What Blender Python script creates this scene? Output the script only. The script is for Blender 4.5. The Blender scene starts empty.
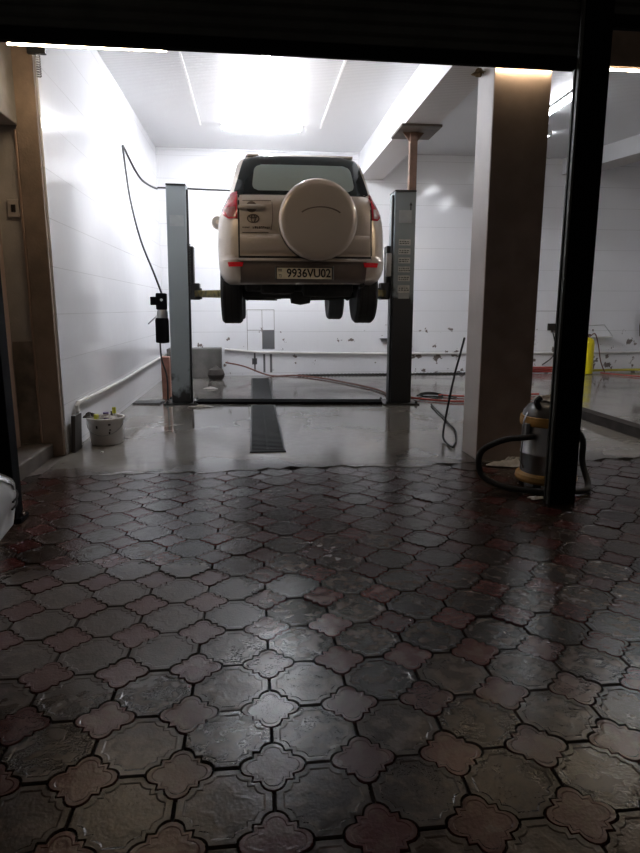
import bpy, bmesh, math, random
from mathutils import Vector, Matrix
random.seed(7)
PI = math.pi
scn = bpy.context.scene
COL = scn.collection

# ------------------------------------------------------------------ materials
def new_mat(name):
    m = bpy.data.materials.new(name); m.use_nodes = True
    nt = m.node_tree
    b = nt.nodes.get('Principled BSDF')
    return m, nt, b

def mat(name, col, rough=0.5, metal=0.0, noise=0.0, nscale=8.0, col2=None, bump=0.0, bscale=40.0, coat=0.0, rvar=0.0, spec=None):
    """plain procedural material: two-tone noise colour, optional bump and roughness variation"""
    m, nt, b = new_mat(name)
    N, L = nt.nodes, nt.links
    b.inputs['Base Color'].default_value = (*col, 1)
    b.inputs['Roughness'].default_value = rough
    b.inputs['Metallic'].default_value = metal
    b.inputs['Coat Weight'].default_value = coat
    if spec is not None: b.inputs['Specular IOR Level'].default_value = spec
    tc = N.new('ShaderNodeTexCoord')
    if noise > 0 or rvar > 0:
        n = N.new('ShaderNodeTexNoise'); n.inputs['Scale'].default_value = nscale
        n.inputs['Detail'].default_value = 5
        L.new(tc.outputs['Object'], n.inputs['Vector'])
        if noise > 0:
            r = N.new('ShaderNodeValToRGB')
            c2 = col2 or tuple(c * (1 - noise) for c in col)
            r.color_ramp.elements[0].position = 0.35; r.color_ramp.elements[1].position = 0.65
            r.color_ramp.elements[0].color = (*c2, 1); r.color_ramp.elements[1].color = (*col, 1)
            L.new(n.outputs['Fac'], r.inputs['Fac']); L.new(r.outputs['Color'], b.inputs['Base Color'])
        if rvar > 0:
            mr = N.new('ShaderNodeMapRange')
            mr.inputs['From Min'].default_value = 0.3; mr.inputs['From Max'].default_value = 0.7
            mr.inputs['To Min'].default_value = max(0.02, rough - rvar); mr.inputs['To Max'].default_value = min(1, rough + rvar)
            L.new(n.outputs['Fac'], mr.inputs['Value']); L.new(mr.outputs['Result'], b.inputs['Roughness'])
    if bump > 0:
        n2 = N.new('ShaderNodeTexNoise'); n2.inputs['Scale'].default_value = bscale
        L.new(tc.outputs['Object'], n2.inputs['Vector'])
        bp = N.new('ShaderNodeBump'); bp.inputs['Strength'].default_value = bump; bp.inputs['Distance'].default_value = 0.01
        L.new(n2.outputs['Fac'], bp.inputs['Height']); L.new(bp.outputs['Normal'], b.inputs['Normal'])
    return m

def emit(name, col, s):
    m, nt, b = new_mat(name)
    b.inputs['Base Color'].default_value = (*col, 1)
    b.inputs['Emission Color'].default_value = (*col, 1)
    b.inputs['Emission Strength'].default_value = s
    return m

def math_node(nt, op, a, b=None, clamp=False):
    n = nt.nodes.new('ShaderNodeMath'); n.operation = op; n.use_clamp = clamp
    for i, v in enumerate((a, b)):
        if v is None: continue
        if isinstance(v, (int, float)): n.inputs[i].default_value = v
        else: nt.links.new(v, n.inputs[i])
    return n.outputs[0]

def mix_col(nt, fac, a, b):
    n = nt.nodes.new('ShaderNodeMix'); n.data_type = 'RGBA'
    L = nt.links
    if isinstance(fac, (int, float)): n.inputs[0].default_value = fac
    else: L.new(fac, n.inputs[0])
    for i, v in ((6, a), (7, b)):
        if isinstance(v, tuple): n.inputs[i].default_value = (*v, 1)
        else: L.new(v, n.inputs[i])
    return n.outputs[2]

def tile_mat(name, axis, peel=False):
    """glazed white wall tiles 0.25 x 0.40 m with grey joints; peel: paint chips low on the wall"""
    m, nt, b = new_mat(name)
    N, L = nt.nodes, nt.links
    tc = N.new('ShaderNodeTexCoord'); sx = N.new('ShaderNodeSeparateXYZ'); L.new(tc.outputs['Object'], sx.inputs[0])
    u = sx.outputs[axis]; v = sx.outputs[2]
    vv = math_node(nt, 'ADD', v, -0.052)
    def line(c, period, half):
        f = math_node(nt, 'FRACT', math_node(nt, 'DIVIDE', c, period))
        d = math_node(nt, 'ABSOLUTE', math_node(nt, 'SUBTRACT', f, 0.5))
        return math_node(nt, 'GREATER_THAN', d, 0.5 - half / period)
    h = line(vv, 0.40, 0.0035); w = line(u, 0.25, 0.0015)
    n = N.new('ShaderNodeTexNoise'); n.inputs['Scale'].default_value = 1.3; n.inputs['Detail'].default_value = 6
    L.new(tc.outputs['Object'], n.inputs['Vector'])
    gap = math_node(nt, 'MULTIPLY', h, math_node(nt, 'MULTIPLY', n.outputs['Fac'], 0.75), True)
    gap2 = math_node(nt, 'MULTIPLY', w, 0.09)
    fac = math_node(nt, 'MAXIMUM', gap, gap2)
    base = mix_col(nt, n.outputs['Fac'], (0.77, 0.775, 0.80), (0.83, 0.835, 0.86))
    c = mix_col(nt, fac, base, (0.30, 0.29, 0.28))
    if peel:
        n2 = N.new('ShaderNodeTexNoise'); n2.inputs['Scale'].default_value = 4.5; n2.inputs['Detail'].default_value = 6
        n2.inputs['Roughness'].default_value = 0.6
        mp = N.new('ShaderNodeMapping'); mp.inputs['Location'].default_value = (3.3, 0, 1.7)
        L.new(tc.outputs['Object'], mp.inputs['Vector']); L.new(mp.outputs[0], n2.inputs['Vector'])
        lowz = N.new('ShaderNodeMapRange'); lowz.inputs['From Min'].default_value = 0.95; lowz.inputs['From Max'].default_value = 0.35
        L.new(v, lowz.inputs['Value'])
        band = math_node(nt, 'MULTIPLY', lowz.outputs[0], 0.075)
        xr = N.new('ShaderNodeMapRange'); xr.inputs['From Min'].default_value = 2.2; xr.inputs['From Max'].default_value = 3.2
        L.new(sx.outputs[0], xr.inputs['Value'])
        thr = math_node(nt, 'SUBTRACT', math_node(nt, 'ADD', n2.outputs['Fac'], math_node(nt, 'MULTIPLY', xr.outputs[0], band)), 0.650)
        chip = math_node(nt, 'MULTIPLY', math_node(nt, 'GREATER_THAN', thr, 0.0), math_node(nt, 'GREATER_THAN', lowz.outputs[0], 0.02))
        c = mix_col(nt, chip, c, (0.19, 0.16, 0.15))
    L.new(c, b.inputs['Base Color'])
    b.inputs['Roughness'].default_value = 0.12
    bp = N.new('ShaderNodeBump'); bp.inputs['Strength'].default_value = 0.10; bp.inputs['Distance'].default_value = 0.02
    n3 = N.new('ShaderNodeTexNoise'); n3.inputs['Scale'].default_value = 2.6
    L.new(tc.outputs['Object'], n3.inputs['Vector'])
    hgt = math_node(nt, 'SUBTRACT', n3.outputs['Fac'], math_node(nt, 'MULTIPLY', fac, 0.3))
    L.new(hgt, bp.inputs['Height']); L.new(bp.outputs[0], b.inputs['Normal'])
    return m

def ribbed_mat(name, col, period=0.05, rough=0.3, strength=0.35, axis=1):
    """plastic ceiling boards with fine ribs across the room"""
    m, nt, b = new_mat(name)
    N, L = nt.nodes, nt.links
    tc = N.new('ShaderNodeTexCoord'); sx = N.new('ShaderNodeSeparateXYZ'); L.new(tc.outputs['Object'], sx.inputs[0])
    f = math_node(nt, 'FRACT', math_node(nt, 'DIVIDE', sx.outputs[axis], period))
    d = math_node(nt, 'ABSOLUTE', math_node(nt, 'SUBTRACT', f, 0.5))
    groove = math_node(nt, 'GREATER_THAN', d, 0.43)
    c = mix_col(nt, math_node(nt, 'MULTIPLY', groove, 0.45), col, tuple(x * 0.45 for x in col))
    L.new(c, b.inputs['Base Color'])
    b.inputs['Roughness'].default_value = rough
    bp = N.new('ShaderNodeBump'); bp.inputs['Strength'].default_value = strength; bp.inputs['Distance'].default_value = 0.006
    s = math_node(nt, 'SINE', math_node(nt, 'MULTIPLY', f, PI))
    L.new(s, bp.inputs['Height']); L.new(bp.outputs[0], b.inputs['Normal'])
    return m

def wet_floor_mat():
    m, nt, b = new_mat('wet_concrete')
    N, L = nt.nodes, nt.links
    tc = N.new('ShaderNodeTexCoord')
    n = N.new('ShaderNodeTexNoise'); n.inputs['Scale'].default_value = 1.1; n.inputs['Detail'].default_value = 6
    n2 = N.new('ShaderNodeTexNoise'); n2.inputs['Scale'].default_value = 14; n2.inputs['Detail'].default_value = 4
    for q in (n, n2): L.new(tc.outputs['Object'], q.inputs['Vector'])
    c = mix_col(nt, n.outputs['Fac'], (0.16, 0.145, 0.13), (0.31, 0.29, 0.265))
    c = mix_col(nt, math_node(nt, 'MULTIPLY', n2.outputs['Fac'], 0.45), c, (0.09, 0.082, 0.075))
    sy = N.new('ShaderNodeSeparateXYZ'); L.new(tc.outputs['Object'], sy.inputs[0])
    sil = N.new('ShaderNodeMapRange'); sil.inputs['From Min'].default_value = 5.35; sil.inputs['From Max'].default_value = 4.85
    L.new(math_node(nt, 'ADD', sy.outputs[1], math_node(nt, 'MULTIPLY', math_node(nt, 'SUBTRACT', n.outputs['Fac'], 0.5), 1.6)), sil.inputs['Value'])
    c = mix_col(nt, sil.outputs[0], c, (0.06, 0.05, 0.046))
    L.new(c, b.inputs['Base Color'])
    mr = N.new('ShaderNodeMapRange')
    mr.inputs['From Min'].default_value = 0.38; mr.inputs['From Max'].default_value = 0.62
    mr.inputs['To Min'].default_value = 0.05; mr.inputs['To Max'].default_value = 0.22
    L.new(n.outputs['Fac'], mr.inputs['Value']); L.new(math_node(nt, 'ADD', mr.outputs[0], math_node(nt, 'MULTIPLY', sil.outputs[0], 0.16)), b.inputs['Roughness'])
    bp = N.new('ShaderNodeBump'); bp.inputs['Strength'].default_value = 0.13; bp.inputs['Distance'].default_value = 0.004
    L.new(n2.outputs['Fac'], bp.inputs['Height']); L.new(bp.outputs[0], b.inputs['Normal'])
    return m

def paver_mat(name, ca, cb, worn):
    """damp pressed-concrete paver; tone per stone, worn faces, damp roughness"""
    m, nt, b = new_mat(name)
    N, L = nt.nodes, nt.links
    tc = N.new('ShaderNodeTexCoord'); g = N.new('ShaderNodeNewGeometry')
    at = N.new('ShaderNodeAttribute'); at.attribute_name = 'rim'
    loc = N.new('ShaderNodeAttribute'); loc.attribute_name = 'tloc'
    n = N.new('ShaderNodeTexNoise'); n.inputs['Scale'].default_value = 16; n.inputs['Detail'].default_value = 6
    n2 = N.new('ShaderNodeTexNoise'); n2.inputs['Scale'].default_value = 120; n2.inputs['Detail'].default_value = 3
    n3 = N.new('ShaderNodeTexNoise'); n3.inputs['Scale'].default_value = 0.9; n3.inputs['Detail'].default_value = 4
    for q in (n, n2, n3): L.new(tc.outputs['Object'], q.inputs['Vector'])
    b.inputs['Specular IOR Level'].default_value = 0.27
    rnd = g.outputs['Random Per Island']
    c = mix_col(nt, rnd, ca, cb)
    # worn light patches on the raised flower of the stone
    w = N.new('ShaderNodeMapRange'); w.inputs['From Min'].default_value = 0.49; w.inputs['From Max'].default_value = 0.60
    L.new(n.outputs['Fac'], w.inputs['Value'])
    wear = math_node(nt, 'MULTIPLY', w.outputs[0], math_node(nt, 'MULTIPLY', math_node(nt, 'ADD', rnd, 0.25), 0.55))
    rimz = N.new('ShaderNodeSeparateXYZ'); L.new(loc.outputs['Vector'], rimz.inputs[0])
    wear = math_node(nt, 'MULTIPLY', wear, math_node(nt, 'SUBTRACT', 1.0, math_node(nt, 'MULTIPLY', rimz.outputs[2], 0.75)), True)
    far_ = N.new('ShaderNodeSeparateXYZ'); L.new(tc.outputs['Object'], far_.inputs[0])
    wet_ = N.new('ShaderNodeMapRange'); wet_.inputs['From Min'].default_value = 2.6; wet_.inputs['From Max'].default_value = 3.8; wet_.inputs['To Min'].default_value = 1.0; wet_.inputs['To Max'].default_value = 0.25
    L.new(far_.outputs[1], wet_.inputs['Value'])
    wear = math_node(nt, 'MULTIPLY', wear, wet_.outputs[0])
    c = mix_col(nt, wear, c, worn)
    sp3 = N.new('ShaderNodeSeparateXYZ'); L.new(tc.outputs['Object'], sp3.inputs[0])
    ex = math_node(nt, 'DIVIDE', math_node(nt, 'ADD', sp3.outputs[0], 0.75), 1.0); ey = math_node(nt, 'DIVIDE', math_node(nt, 'SUBTRACT', sp3.outputs[1], 2.55), 0.75)
    er = math_node(nt, 'ADD', math_node(nt, 'MULTIPLY', ex, ex), math_node(nt, 'MULTIPLY', ey, ey))
    dry = N.new('ShaderNodeMapRange'); dry.inputs['From Min'].default_value = 1.15; dry.inputs['From Max'].default_value = 0.35
    L.new(math_node(nt, 'ADD', er, math_node(nt, 'MULTIPLY', n3.outputs['Fac'], 0.8)), dry.inputs['Value'])
    c = mix_col(nt, math_node(nt, 'MULTIPLY', dry.outputs[0], 0.45), c, worn)
    sp = math_node(nt, 'MULTIPLY', n2.outputs['Fac'], 0.5)
    c = mix_col(nt, sp, c, tuple(x * 0.4 for x in ca))
    L.new(c, b.inputs['Base Color'])
    mr = N.new('ShaderNodeMapRange')
    mr.inputs['From Min'].default_value = 0.35; mr.inputs['From Max'].default_value = 0.65
    mr.inputs['To Min'].default_value = 0.13; mr.inputs['To Max'].default_value = 0.30
    mm = math_node(nt, 'ADD', math_node(nt, 'MULTIPLY', n3.outputs['Fac'], 0.6), math_node(nt, 'MULTIPLY', n.outputs['Fac'], 0.4))
    L.new(mm, mr.inputs['Value']); L.new(math_node(nt, 'ADD', mr.outputs[0], math_node(nt, 'MULTIPLY', dry.outputs[0], 0.35)), b.inputs['Roughness'])
    # raised four-petal flower
    sl = N.new('ShaderNodeSeparateXYZ'); L.new(loc.outputs['Vector'], sl.inputs[0])
    lx, ly = sl.outputs[0], sl.outputs[1]
    rr = math_node(nt, 'SQRT', math_node(nt, 'ADD', math_node(nt, 'MULTIPLY', lx, lx), math_node(nt, 'MULTIPLY', ly, ly)))
    an = math_node(nt, 'ARCTAN2', ly, lx)
    pet = math_node(nt, 'ADD', math_node(nt, 'MULTIPLY', math_node(nt, 'COSINE', math_node(nt, 'MULTIPLY', an, 4.0)), 0.016), 0.055)
    dd = math_node(nt, 'ABSOLUTE', math_node(nt, 'SUBTRACT', rr, pet))
    ridge = N.new('ShaderNodeMapRange'); ridge.inputs['From Min'].default_value = 0.012; ridge.inputs['From Max'].default_value = 0.003
    L.new(dd, ridge.inputs['Value'])
    bp = N.new('ShaderNodeBump'); bp.inputs['Strength'].default_value = 0.42; bp.inputs['Distance'].default_value = 0.004
    hh = math_node(nt, 'ADD', math_node(nt, 'MULTIPLY', ridge.outputs[0], math_node(nt, 'MULTIPLY', rnd, 0.22)), math_node(nt, 'ADD', math_node(nt, 'MULTIPLY', n.outputs['Fac'], 0.8), math_node(nt, 'MULTIPLY', n2.outputs['Fac'], 0.5)))
    L.new(hh, bp.inputs['Height']); L.new(bp.outputs[0], b.inputs['Normal'])
    return m

def grimy_paint(name, col, grime, zlo, zhi, rough=0.4):
    """painted steel with a ragged oily stain on its lower part (object z)"""
    m, nt, b = new_mat(name)
    N, L = nt.nodes, nt.links
    tc = N.new('ShaderNodeTexCoord'); sx = N.new('ShaderNodeSeparateXYZ'); L.new(tc.outputs['Object'], sx.inputs[0])
    n = N.new('ShaderNodeTexNoise'); n.inputs['Scale'].default_value = 5; n.inputs['Detail'].default_value = 6
    L.new(tc.outputs['Object'], n.inputs['Vector'])
    mr = N.new('ShaderNodeMapRange'); mr.inputs['From Min'].default_value = zhi; mr.inputs['From Max'].default_value = zlo
    L.new(sx.outputs[2], mr.inputs['Value'])
    k = math_node(nt, 'ADD', mr.outputs[0], math_node(nt, 'MULTIPLY', math_node(nt, 'SUBTRACT', n.outputs['Fac'], 0.5), 1.1))
    s = N.new('ShaderNodeMapRange'); s.inputs['From Min'].default_value = 0.42; s.inputs['From Max'].default_value = 0.58
    L.new(k, s.inputs['Value'])
    L.new(mix_col(nt, s.outputs[0], col, grime), b.inputs['Base Color'])
    b.inputs['Roughness'].default_value = rough
    return m

M = {}
M['tile_x'] = tile_mat('white_tile_left', 1)
M['tile_y'] = tile_mat('white_tile_back', 0, True)
M['ceil'] = ribbed_mat('white_plastic_boards', (0.66, 0.67, 0.69), 0.05, 0.25, 0.3)
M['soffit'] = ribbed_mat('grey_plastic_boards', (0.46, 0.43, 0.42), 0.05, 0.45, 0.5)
M['white_plaster'] = mat('white_plaster', (0.76, 0.77, 0.79), 0.55, noise=0.06, nscale=3)
M['beige'] = mat('beige_plaster', (0.52, 0.47, 0.43), 0.7, noise=0.25, nscale=4, bump=0.15, bscale=60)
M['brown'] = mat('brown_plaster', (0.30, 0.22, 0.165), 0.75, noise=0.3, nscale=6, bump=0.2, bscale=50)
M['colwhite'] = mat('column_paint', (0.62, 0.57, 0.55), 0.6, noise=0.1, nscale=3, bump=0.06, bscale=60)
M['facade'] = mat('dark_brown_facade', (0.40, 0.31, 0.26), 0.75, noise=0.2, nscale=5, bump=0.04, bscale=50)
M['stepmat'] = mat('dark_brown_step', (0.085, 0.066, 0.054), 0.7, noise=0.3, nscale=6)
M['greyconc'] = mat('grey_concrete', (0.27, 0.25, 0.23), 0.8, noise=0.3, nscale=5, bump=0.3, bscale=30)
M['wetconc'] = mat('damp_dark_concrete', (0.105, 0.098, 0.09), 0.6, noise=0.35, nscale=5, bump=0.3, bscale=30)
M['wet'] = wet_floor_mat()
M['grout'] = mat('dark_grout', (0.006, 0.005, 0.005), 0.95, spec=0.05)
M['red'] = paver_mat('red_paver', (0.046, 0.009, 0.008), (0.088, 0.021, 0.018), (0.13, 0.062, 0.05))
M['grey'] = paver_mat('grey_paver', (0.019, 0.012, 0.009), (0.048, 0.032, 0.025), (0.14, 0.102, 0.08))
M['black'] = mat('black_paint', (0.005, 0.005, 0.006), 0.85, spec=0.06)
M['blackshut'] = mat('dark_shutter_paint', (0.06, 0.06, 0.052), 0.6, spec=0.25, noise=0.4, nscale=3)
M['rubber'] = mat('black_rubber', (0.013, 0.013, 0.014), 0.7, bump=0.2, bscale=80)
M['under'] = mat('dark_underbody', (0.022, 0.020, 0.019), 0.65, noise=0.6, nscale=9, bump=0.4, bscale=20)
M['carpaint'] = mat('beige_metallic_paint', (0.66, 0.58, 0.50), 0.28, metal=0.4, coat=0.6, noise=0.04, nscale=2)
M['tanplastic'] = mat('tan_bumper_paint', (0.20, 0.155, 0.125), 0.42, noise=0.15, nscale=5)
M['gap'] = mat('black_gap', (0.006, 0.005, 0.005), 0.7)
M['carglass'] = mat('dark_car_glass', (0.012, 0.018, 0.020), 0.12, coat=0.0)
M['pane'] = mat('greenish_glass_pane', (0.40, 0.50, 0.50), 0.10)
M['redlens'] = mat('red_lens', (0.50, 0.012, 0.025), 0.12, coat=0.5)
M['brightred'] = mat('red_reflector', (0.85, 0.02, 0.03), 0.15)
M['clearlens'] = mat('clear_pink_lens', (0.42, 0.16, 0.15), 0.12)
M['chrome'] = mat('chrome', (0.75, 0.74, 0.72), 0.15, metal=1)
M['alu'] = mat('wheel_alloy', (0.32, 0.32, 0.33), 0.35, metal=0.9)
M['plate'] = mat('plate_white', (0.92, 0.84, 0.66), 0.4)
M['ink'] = mat('dark_ink', (0.02, 0.015, 0.012), 0.5)
M['inkbrown'] = mat('faded_brown_ink', (0.10, 0.075, 0.06), 0.5)
M['post'] = grimy_paint('blue_grey_lift_paint', (0.25, 0.285, 0.300), (0.014, 0.014, 0.015), -0.6, 1.15)
M['post2'] = grimy_paint('blue_grey_oily_lift_paint', (0.20, 0.235, 0.255), (0.018, 0.018, 0.019), 1.0, 1.95)
M['postdark'] = mat('dark_steel', (0.018, 0.02, 0.022), 0.45, noise=0.5, nscale=12)
M['olive'] = mat('olive_yellow_steel', (0.20, 0.16, 0.045), 0.55, noise=0.6, nscale=14, col2=(0.05, 0.045, 0.03))
M['rust'] = mat('rusty_steel', (0.17, 0.095, 0.065), 0.75, noise=0.5, nscale=6, bump=0.2)
M['rustplate'] = mat('brown_steel_plate', (0.10, 0.075, 0.06), 0.7, noise=0.4, nscale=6)
M['sticker'] = mat('pale_sticker', (0.52, 0.52, 0.50), 0.55, noise=0.3, nscale=25)
M['greysticker'] = mat('grey_sticker', (0.33, 0.35, 0.36), 0.55, noise=0.15, nscale=10)
M['plastic_white'] = mat('white_plastic', (0.68, 0.66, 0.63), 0.4, noise=0.1, nscale=6)
M['pipe'] = mat('white_pipe', (0.66, 0.64, 0.61), 0.35, noise=0.15, nscale=5)
M['yellow'] = mat('yellow_paint', (0.80, 0.66, 0.01), 0.35)
M['vacyellow'] = mat('dull_yellow_plastic', (0.50, 0.27, 0.06), 0.45, noise=0.2, nscale=10)
M['steel'] = mat('brushed_steel', (0.42, 0.42, 0.42), 0.32, metal=0.9, noise=0.15, nscale=6)
M['vacdome'] = mat('dark_grey_plastic', (0.10, 0.095, 0.09), 0.3)
M['redhose'] = mat('red_rubber_hose', (0.42, 0.06, 0.045), 0.45)
M['yellowhose'] = mat('yellow_hose', (0.48, 0.42, 0.05), 0.5)
M['brownhose'] = mat('dull_red_hose', (0.16, 0.055, 0.04), 0.5)
M['cloth'] = mat('pale_rag_cloth', (0.52, 0.48, 0.43), 0.9, noise=0.5, nscale=40, bump=0.4, bscale=90)
M['rag'] = mat('grey_white_rag', (0.60, 0.57, 0.54), 0.9, noise=0.3, nscale=20, bump=0.4, bscale=60)
M['brick'] = mat('terracotta', (0.42, 0.20, 0.15), 0.8, noise=0.3, nscale=10)
M['purple'] = mat('purple_plastic', (0.10, 0.05, 0.22), 0.4)
M['lime'] = mat('yellow_green_plastic', (0.60, 0.60, 0.06), 0.4)
M['wood'] = mat('dark_brown_wood', (0.035, 0.028, 0.024), 0.7)
M['doorwhite'] = mat('door_frame_white', (0.50, 0.44, 0.40), 0.4)
M['woodtrim'] = mat('pinkish_wood_trim', (0.42, 0.29, 0.22), 0.5)
M['marble'] = mat('brown_marbled_tile', (0.30, 0.24, 0.19), 0.35, noise=0.5, nscale=7)
M['whitecar'] = mat('white_car_paint', (0.70, 0.72, 0.75), 0.3, coat=0.5)
M['headlight'] = mat('headlight_lens', (0.45, 0.47, 0.50), 0.1, coat=1.0)
M['gunk'] = mat('dark_steel_channel', (0.030, 0.024, 0.021), 0.8, spec=0.2, noise=0.5, nscale=9)
M['greyblue_tile'] = mat('bare_grey_patch', (0.12, 0.12, 0.125), 0.6)
M['lamp'] = emit('lamp_tube', (0.93, 0.95, 1.0), 110.0)
M['lampR'] = emit('lamp_tube_right', (0.93, 0.96, 1.0), 24.0)
M['led'] = emit('warm_led', (1.0, 0.78, 0.52), 38.0)
M['ledcase'] = mat('lamp_housing', (0.80, 0.80, 0.80), 0.4)
M['foam'] = mat('yellowed_foam', (0.30, 0.20, 0.10), 0.8, noise=0.6, nscale=30)

# ------------------------------------------------------------------ mesh builder
class MB:
    def __init__(s): s.v = []; s.f = []
    def add(s, vs, fs):
        o = len(s.v); s.v += [tuple(v) for v in vs]; s.f += [tuple(i + o for i in f) for f in fs]
        return s
    def box(s, x0, x1, y0, y1, z0, z1, rot=None, piv=None):
        vs = [Vector((x, y, z)) for x in (x0, x1) for y in (y0, y1) for z in (z0, z1)]
        if rot is not None:
            c = Vector(piv) if piv else Vector(((x0 + x1) / 2, (y0 + y1) / 2, (z0 + z1) / 2))
            vs = [c + rot @ (v - c) for v in vs]
        return s.add(vs, [(0, 1, 3, 2), (4, 6, 7, 5), (0, 4, 5, 1), (2, 3, 7, 6), (0, 2, 6, 4), (1, 5, 7, 3)])
    def beam(s, a, b, w, h, up=Vector((0, 0, 1))):
        a, b = Vector(a), Vector(b); d = (b - a).normalized(); sd = d.cross(up).normalized(); u = sd.cross(d)
        vs = [p + sd * (i * w / 2) + u * (j * h / 2) for p in (a, b) for i, j in ((-1, -1), (1, -1), (1, 1), (-1, 1))]
        return s.add(vs, [(3, 2, 1, 0), (4, 5, 6, 7), (0, 1, 5, 4), (1, 2, 6, 5), (2, 3, 7, 6), (3, 0, 4, 7)])
    def tube(s, pts, r, n=8, smooth=0, r2=None):
        P = [Vector(p) for p in pts]
        if smooth: P = spline(P, smooth)
        up = Vector((0.123, 0.31, 0.94)).normalized(); rings = []
        prev = None
        for i, p in enumerate(P):
            d = (P[min(i + 1, len(P) - 1)] - P[max(i - 1, 0)]).normalized()
            if prev is None:
                a = d.cross(up)
                if a.length < 1e-3: a = d.cross(Vector((1, 0, 0)))
            else:
                a = prev - d * prev.dot(d)
            a.normalize(); prev = a; b = d.cross(a)
            rad = r if r2 is None else r + (r2 - r) * i / (len(P) - 1)
            rings.append([p + (a * math.cos(2 * PI * k / n) + b * math.sin(2 * PI * k / n)) * rad for k in range(n)])
        return s.loft(rings)
    def loft(s, rings, cap=True):
        n = len(rings[0]); vs = [v for r in rings for v in r]; fs = []
        for i in range(len(rings) - 1):
            for k in range(n):
                fs.append((i * n + k, i * n + (k + 1) % n, (i + 1) * n + (k + 1) % n, (i + 1) * n + k))
        if cap:
            fs.append(tuple(range(n - 1, -1, -1))); fs.append(tuple((len(rings) - 1) * n + k for k in range(n)))
        return s.add(vs, fs)
    def lathe(s, prof, c, axis='z', n=32, cap=True):
        """prof: (radius, height) list; axis z, x or y"""
        c = Vector(c); rings = []
        for r, h in prof:
            ring = []
            for k in range(n):
                a = 2 * PI * k / n; p, q = r * math.cos(a), r * math.sin(a)
                ring.append(c + Vector({'z': (p, q, h), 'x': (h, p, q), 'y': (q, h, p)}[axis]))
            rings.append(ring)
        return s.loft(rings, cap)
    def prism(s, pts, axis, a, b):
        """extrude 2-D polygon along an axis"""
        mk = {'z': lambda p, t: (p[0], p[1], t), 'y': lambda p, t: (p[0], t, p[1]), 'x': lambda p, t: (t, p[0], p[1])}[axis]
        return s.loft([[Vector(mk(p, a)) for p in pts], [Vector(mk(p, b)) for p in pts]])
    def grid(s, fn, nu, nv, thick):
        """thin closed shell: fn(u,v,off) -> point, off 0 = outside, 1 = inside"""
        vs = [fn(i / nu, j / nv, t) for t in (0, 1) for i in range(nu + 1) for j in range(nv + 1)]
        K = (nu + 1) * (nv + 1); id_ = lambda t, i, j: t * K + i * (nv + 1) + j
        fs = []
        for i in range(nu):
            for j in range(nv):
                fs.append((id_(0, i, j), id_(0, i + 1, j), id_(0, i + 1, j + 1), id_(0, i, j + 1)))
                fs.append((id_(1, i, j), id_(1, i, j + 1), id_(1, i + 1, j + 1), id_(1, i + 1, j)))
        for i in range(nu):
            fs.append((id_(0, i, 0), id_(1, i, 0), id_(1, i + 1, 0), id_(0, i + 1, 0)))
            fs.append((id_(0, i, nv), id_(0, i + 1, nv), id_(1, i + 1, nv), id_(1, i, nv)))
        for j in range(nv):
            fs.append((id_(0, 0, j), id_(0, 0, j + 1), id_(1, 0, j + 1), id_(1, 0, j)))
            fs.append((id_(0, nu, j), id_(1, nu, j), id_(1, nu, j + 1), id_(0, nu, j + 1)))
        return s.add(vs, fs)
    def build(s, name, m, parent=None, origin=None, bevel=0.0, smooth=False, kind=None, angle=35, seg=2):
        if parent is not None: o0 = root_loc(parent)
        elif origin is not None: o0 = Vector(origin)
        else: o0 = Vector((0, 0, 0))
        me = bpy.data.meshes.new(name)
        me.from_pydata([Vector(v) - o0 for v in s.v], [], s.f); me.update()
        bm = bmesh.new(); bm.from_mesh(me); bmesh.ops.recalc_face_normals(bm, faces=bm.faces); bm.to_mesh(me); bm.free()
        ms = m if isinstance(m, list) else [m]
        for q in ms: me.materials.append(q)
        o = bpy.data.objects.new(name, me); COL.objects.link(o)
        if parent is not None: o.parent = parent
        else: o.location = o0
        if smooth:
            for p in me.polygons: p.use_smooth = True
            me.set_sharp_from_angle(angle=math.radians(angle))
        if bevel > 0:
            bv = o.modifiers.new('bevel', 'BEVEL'); bv.width = bevel; bv.segments = seg; bv.limit_method = 'ANGLE'
        if kind: o['kind'] = kind
        return o

def root_loc(o):
    l = Vector((0, 0, 0))
    while o is not None: l += o.location; o = o.parent
    return l

def spline(P, k):
    out = []
    n = len(P)
    for i in range(n - 1):
        p0, p1, p2, p3 = P[max(i - 1, 0)], P[i], P[i + 1], P[min(i + 2, n - 1)]
        for j in range(k):
            t = j / k
            out.append(0.5 * ((2 * p1) + (p2 - p0) * t + (2 * p0 - 5 * p1 + 4 * p2 - p3) * t * t + (3 * p1 - p0 - 3 * p2 + p3) * t ** 3))
    out.append(P[-1]); return out

def thing(name, label, cat, loc, group=None):
    o = bpy.data.objects.new(name, None); o.empty_display_size = 0.1; COL.objects.link(o); o.location = loc
    o['label'] = label; o['category'] = cat
    if group: o['group'] = group
    return o
def tag(o, label, cat, group=None, kind=None):
    o['label'] = label; o['category'] = cat
    if group: o['group'] = group
    if kind: o['kind'] = kind
    return o
def struct(o): o['kind'] = 'structure'; return o
def copy_tree(o, parent=None):
    c = o.copy(); COL.objects.link(c)
    if parent is not None: c.parent = parent
    for ch in list(o.children): copy_tree(ch, c)
    return c
def bx(*a): return MB().box(*a)
def text_mesh(body, size, depth, bold=0.0):
    cu = bpy.data.curves.new('lettering', 'FONT'); cu.body = body; cu.size = size; cu.extrude = depth; cu.offset = bold
    cu.align_x = 'CENTER'; cu.align_y = 'CENTER'
    t = bpy.data.objects.new('lettering', cu); COL.objects.link(t)
    bpy.context.view_layer.update()
    dg = bpy.context.evaluated_depsgraph_get(); me = t.evaluated_get(dg).to_mesh()
    vs = [v.co.copy() for v in me.vertices]; fs = [tuple(p.vertices) for p in me.polygons]
    t.evaluated_get(dg).to_mesh_clear(); bpy.data.objects.remove(t); bpy.data.curves.remove(cu)
    return vs, fs

BY = 12.2      # back wall
ZC = 4.17      # ceiling
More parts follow.
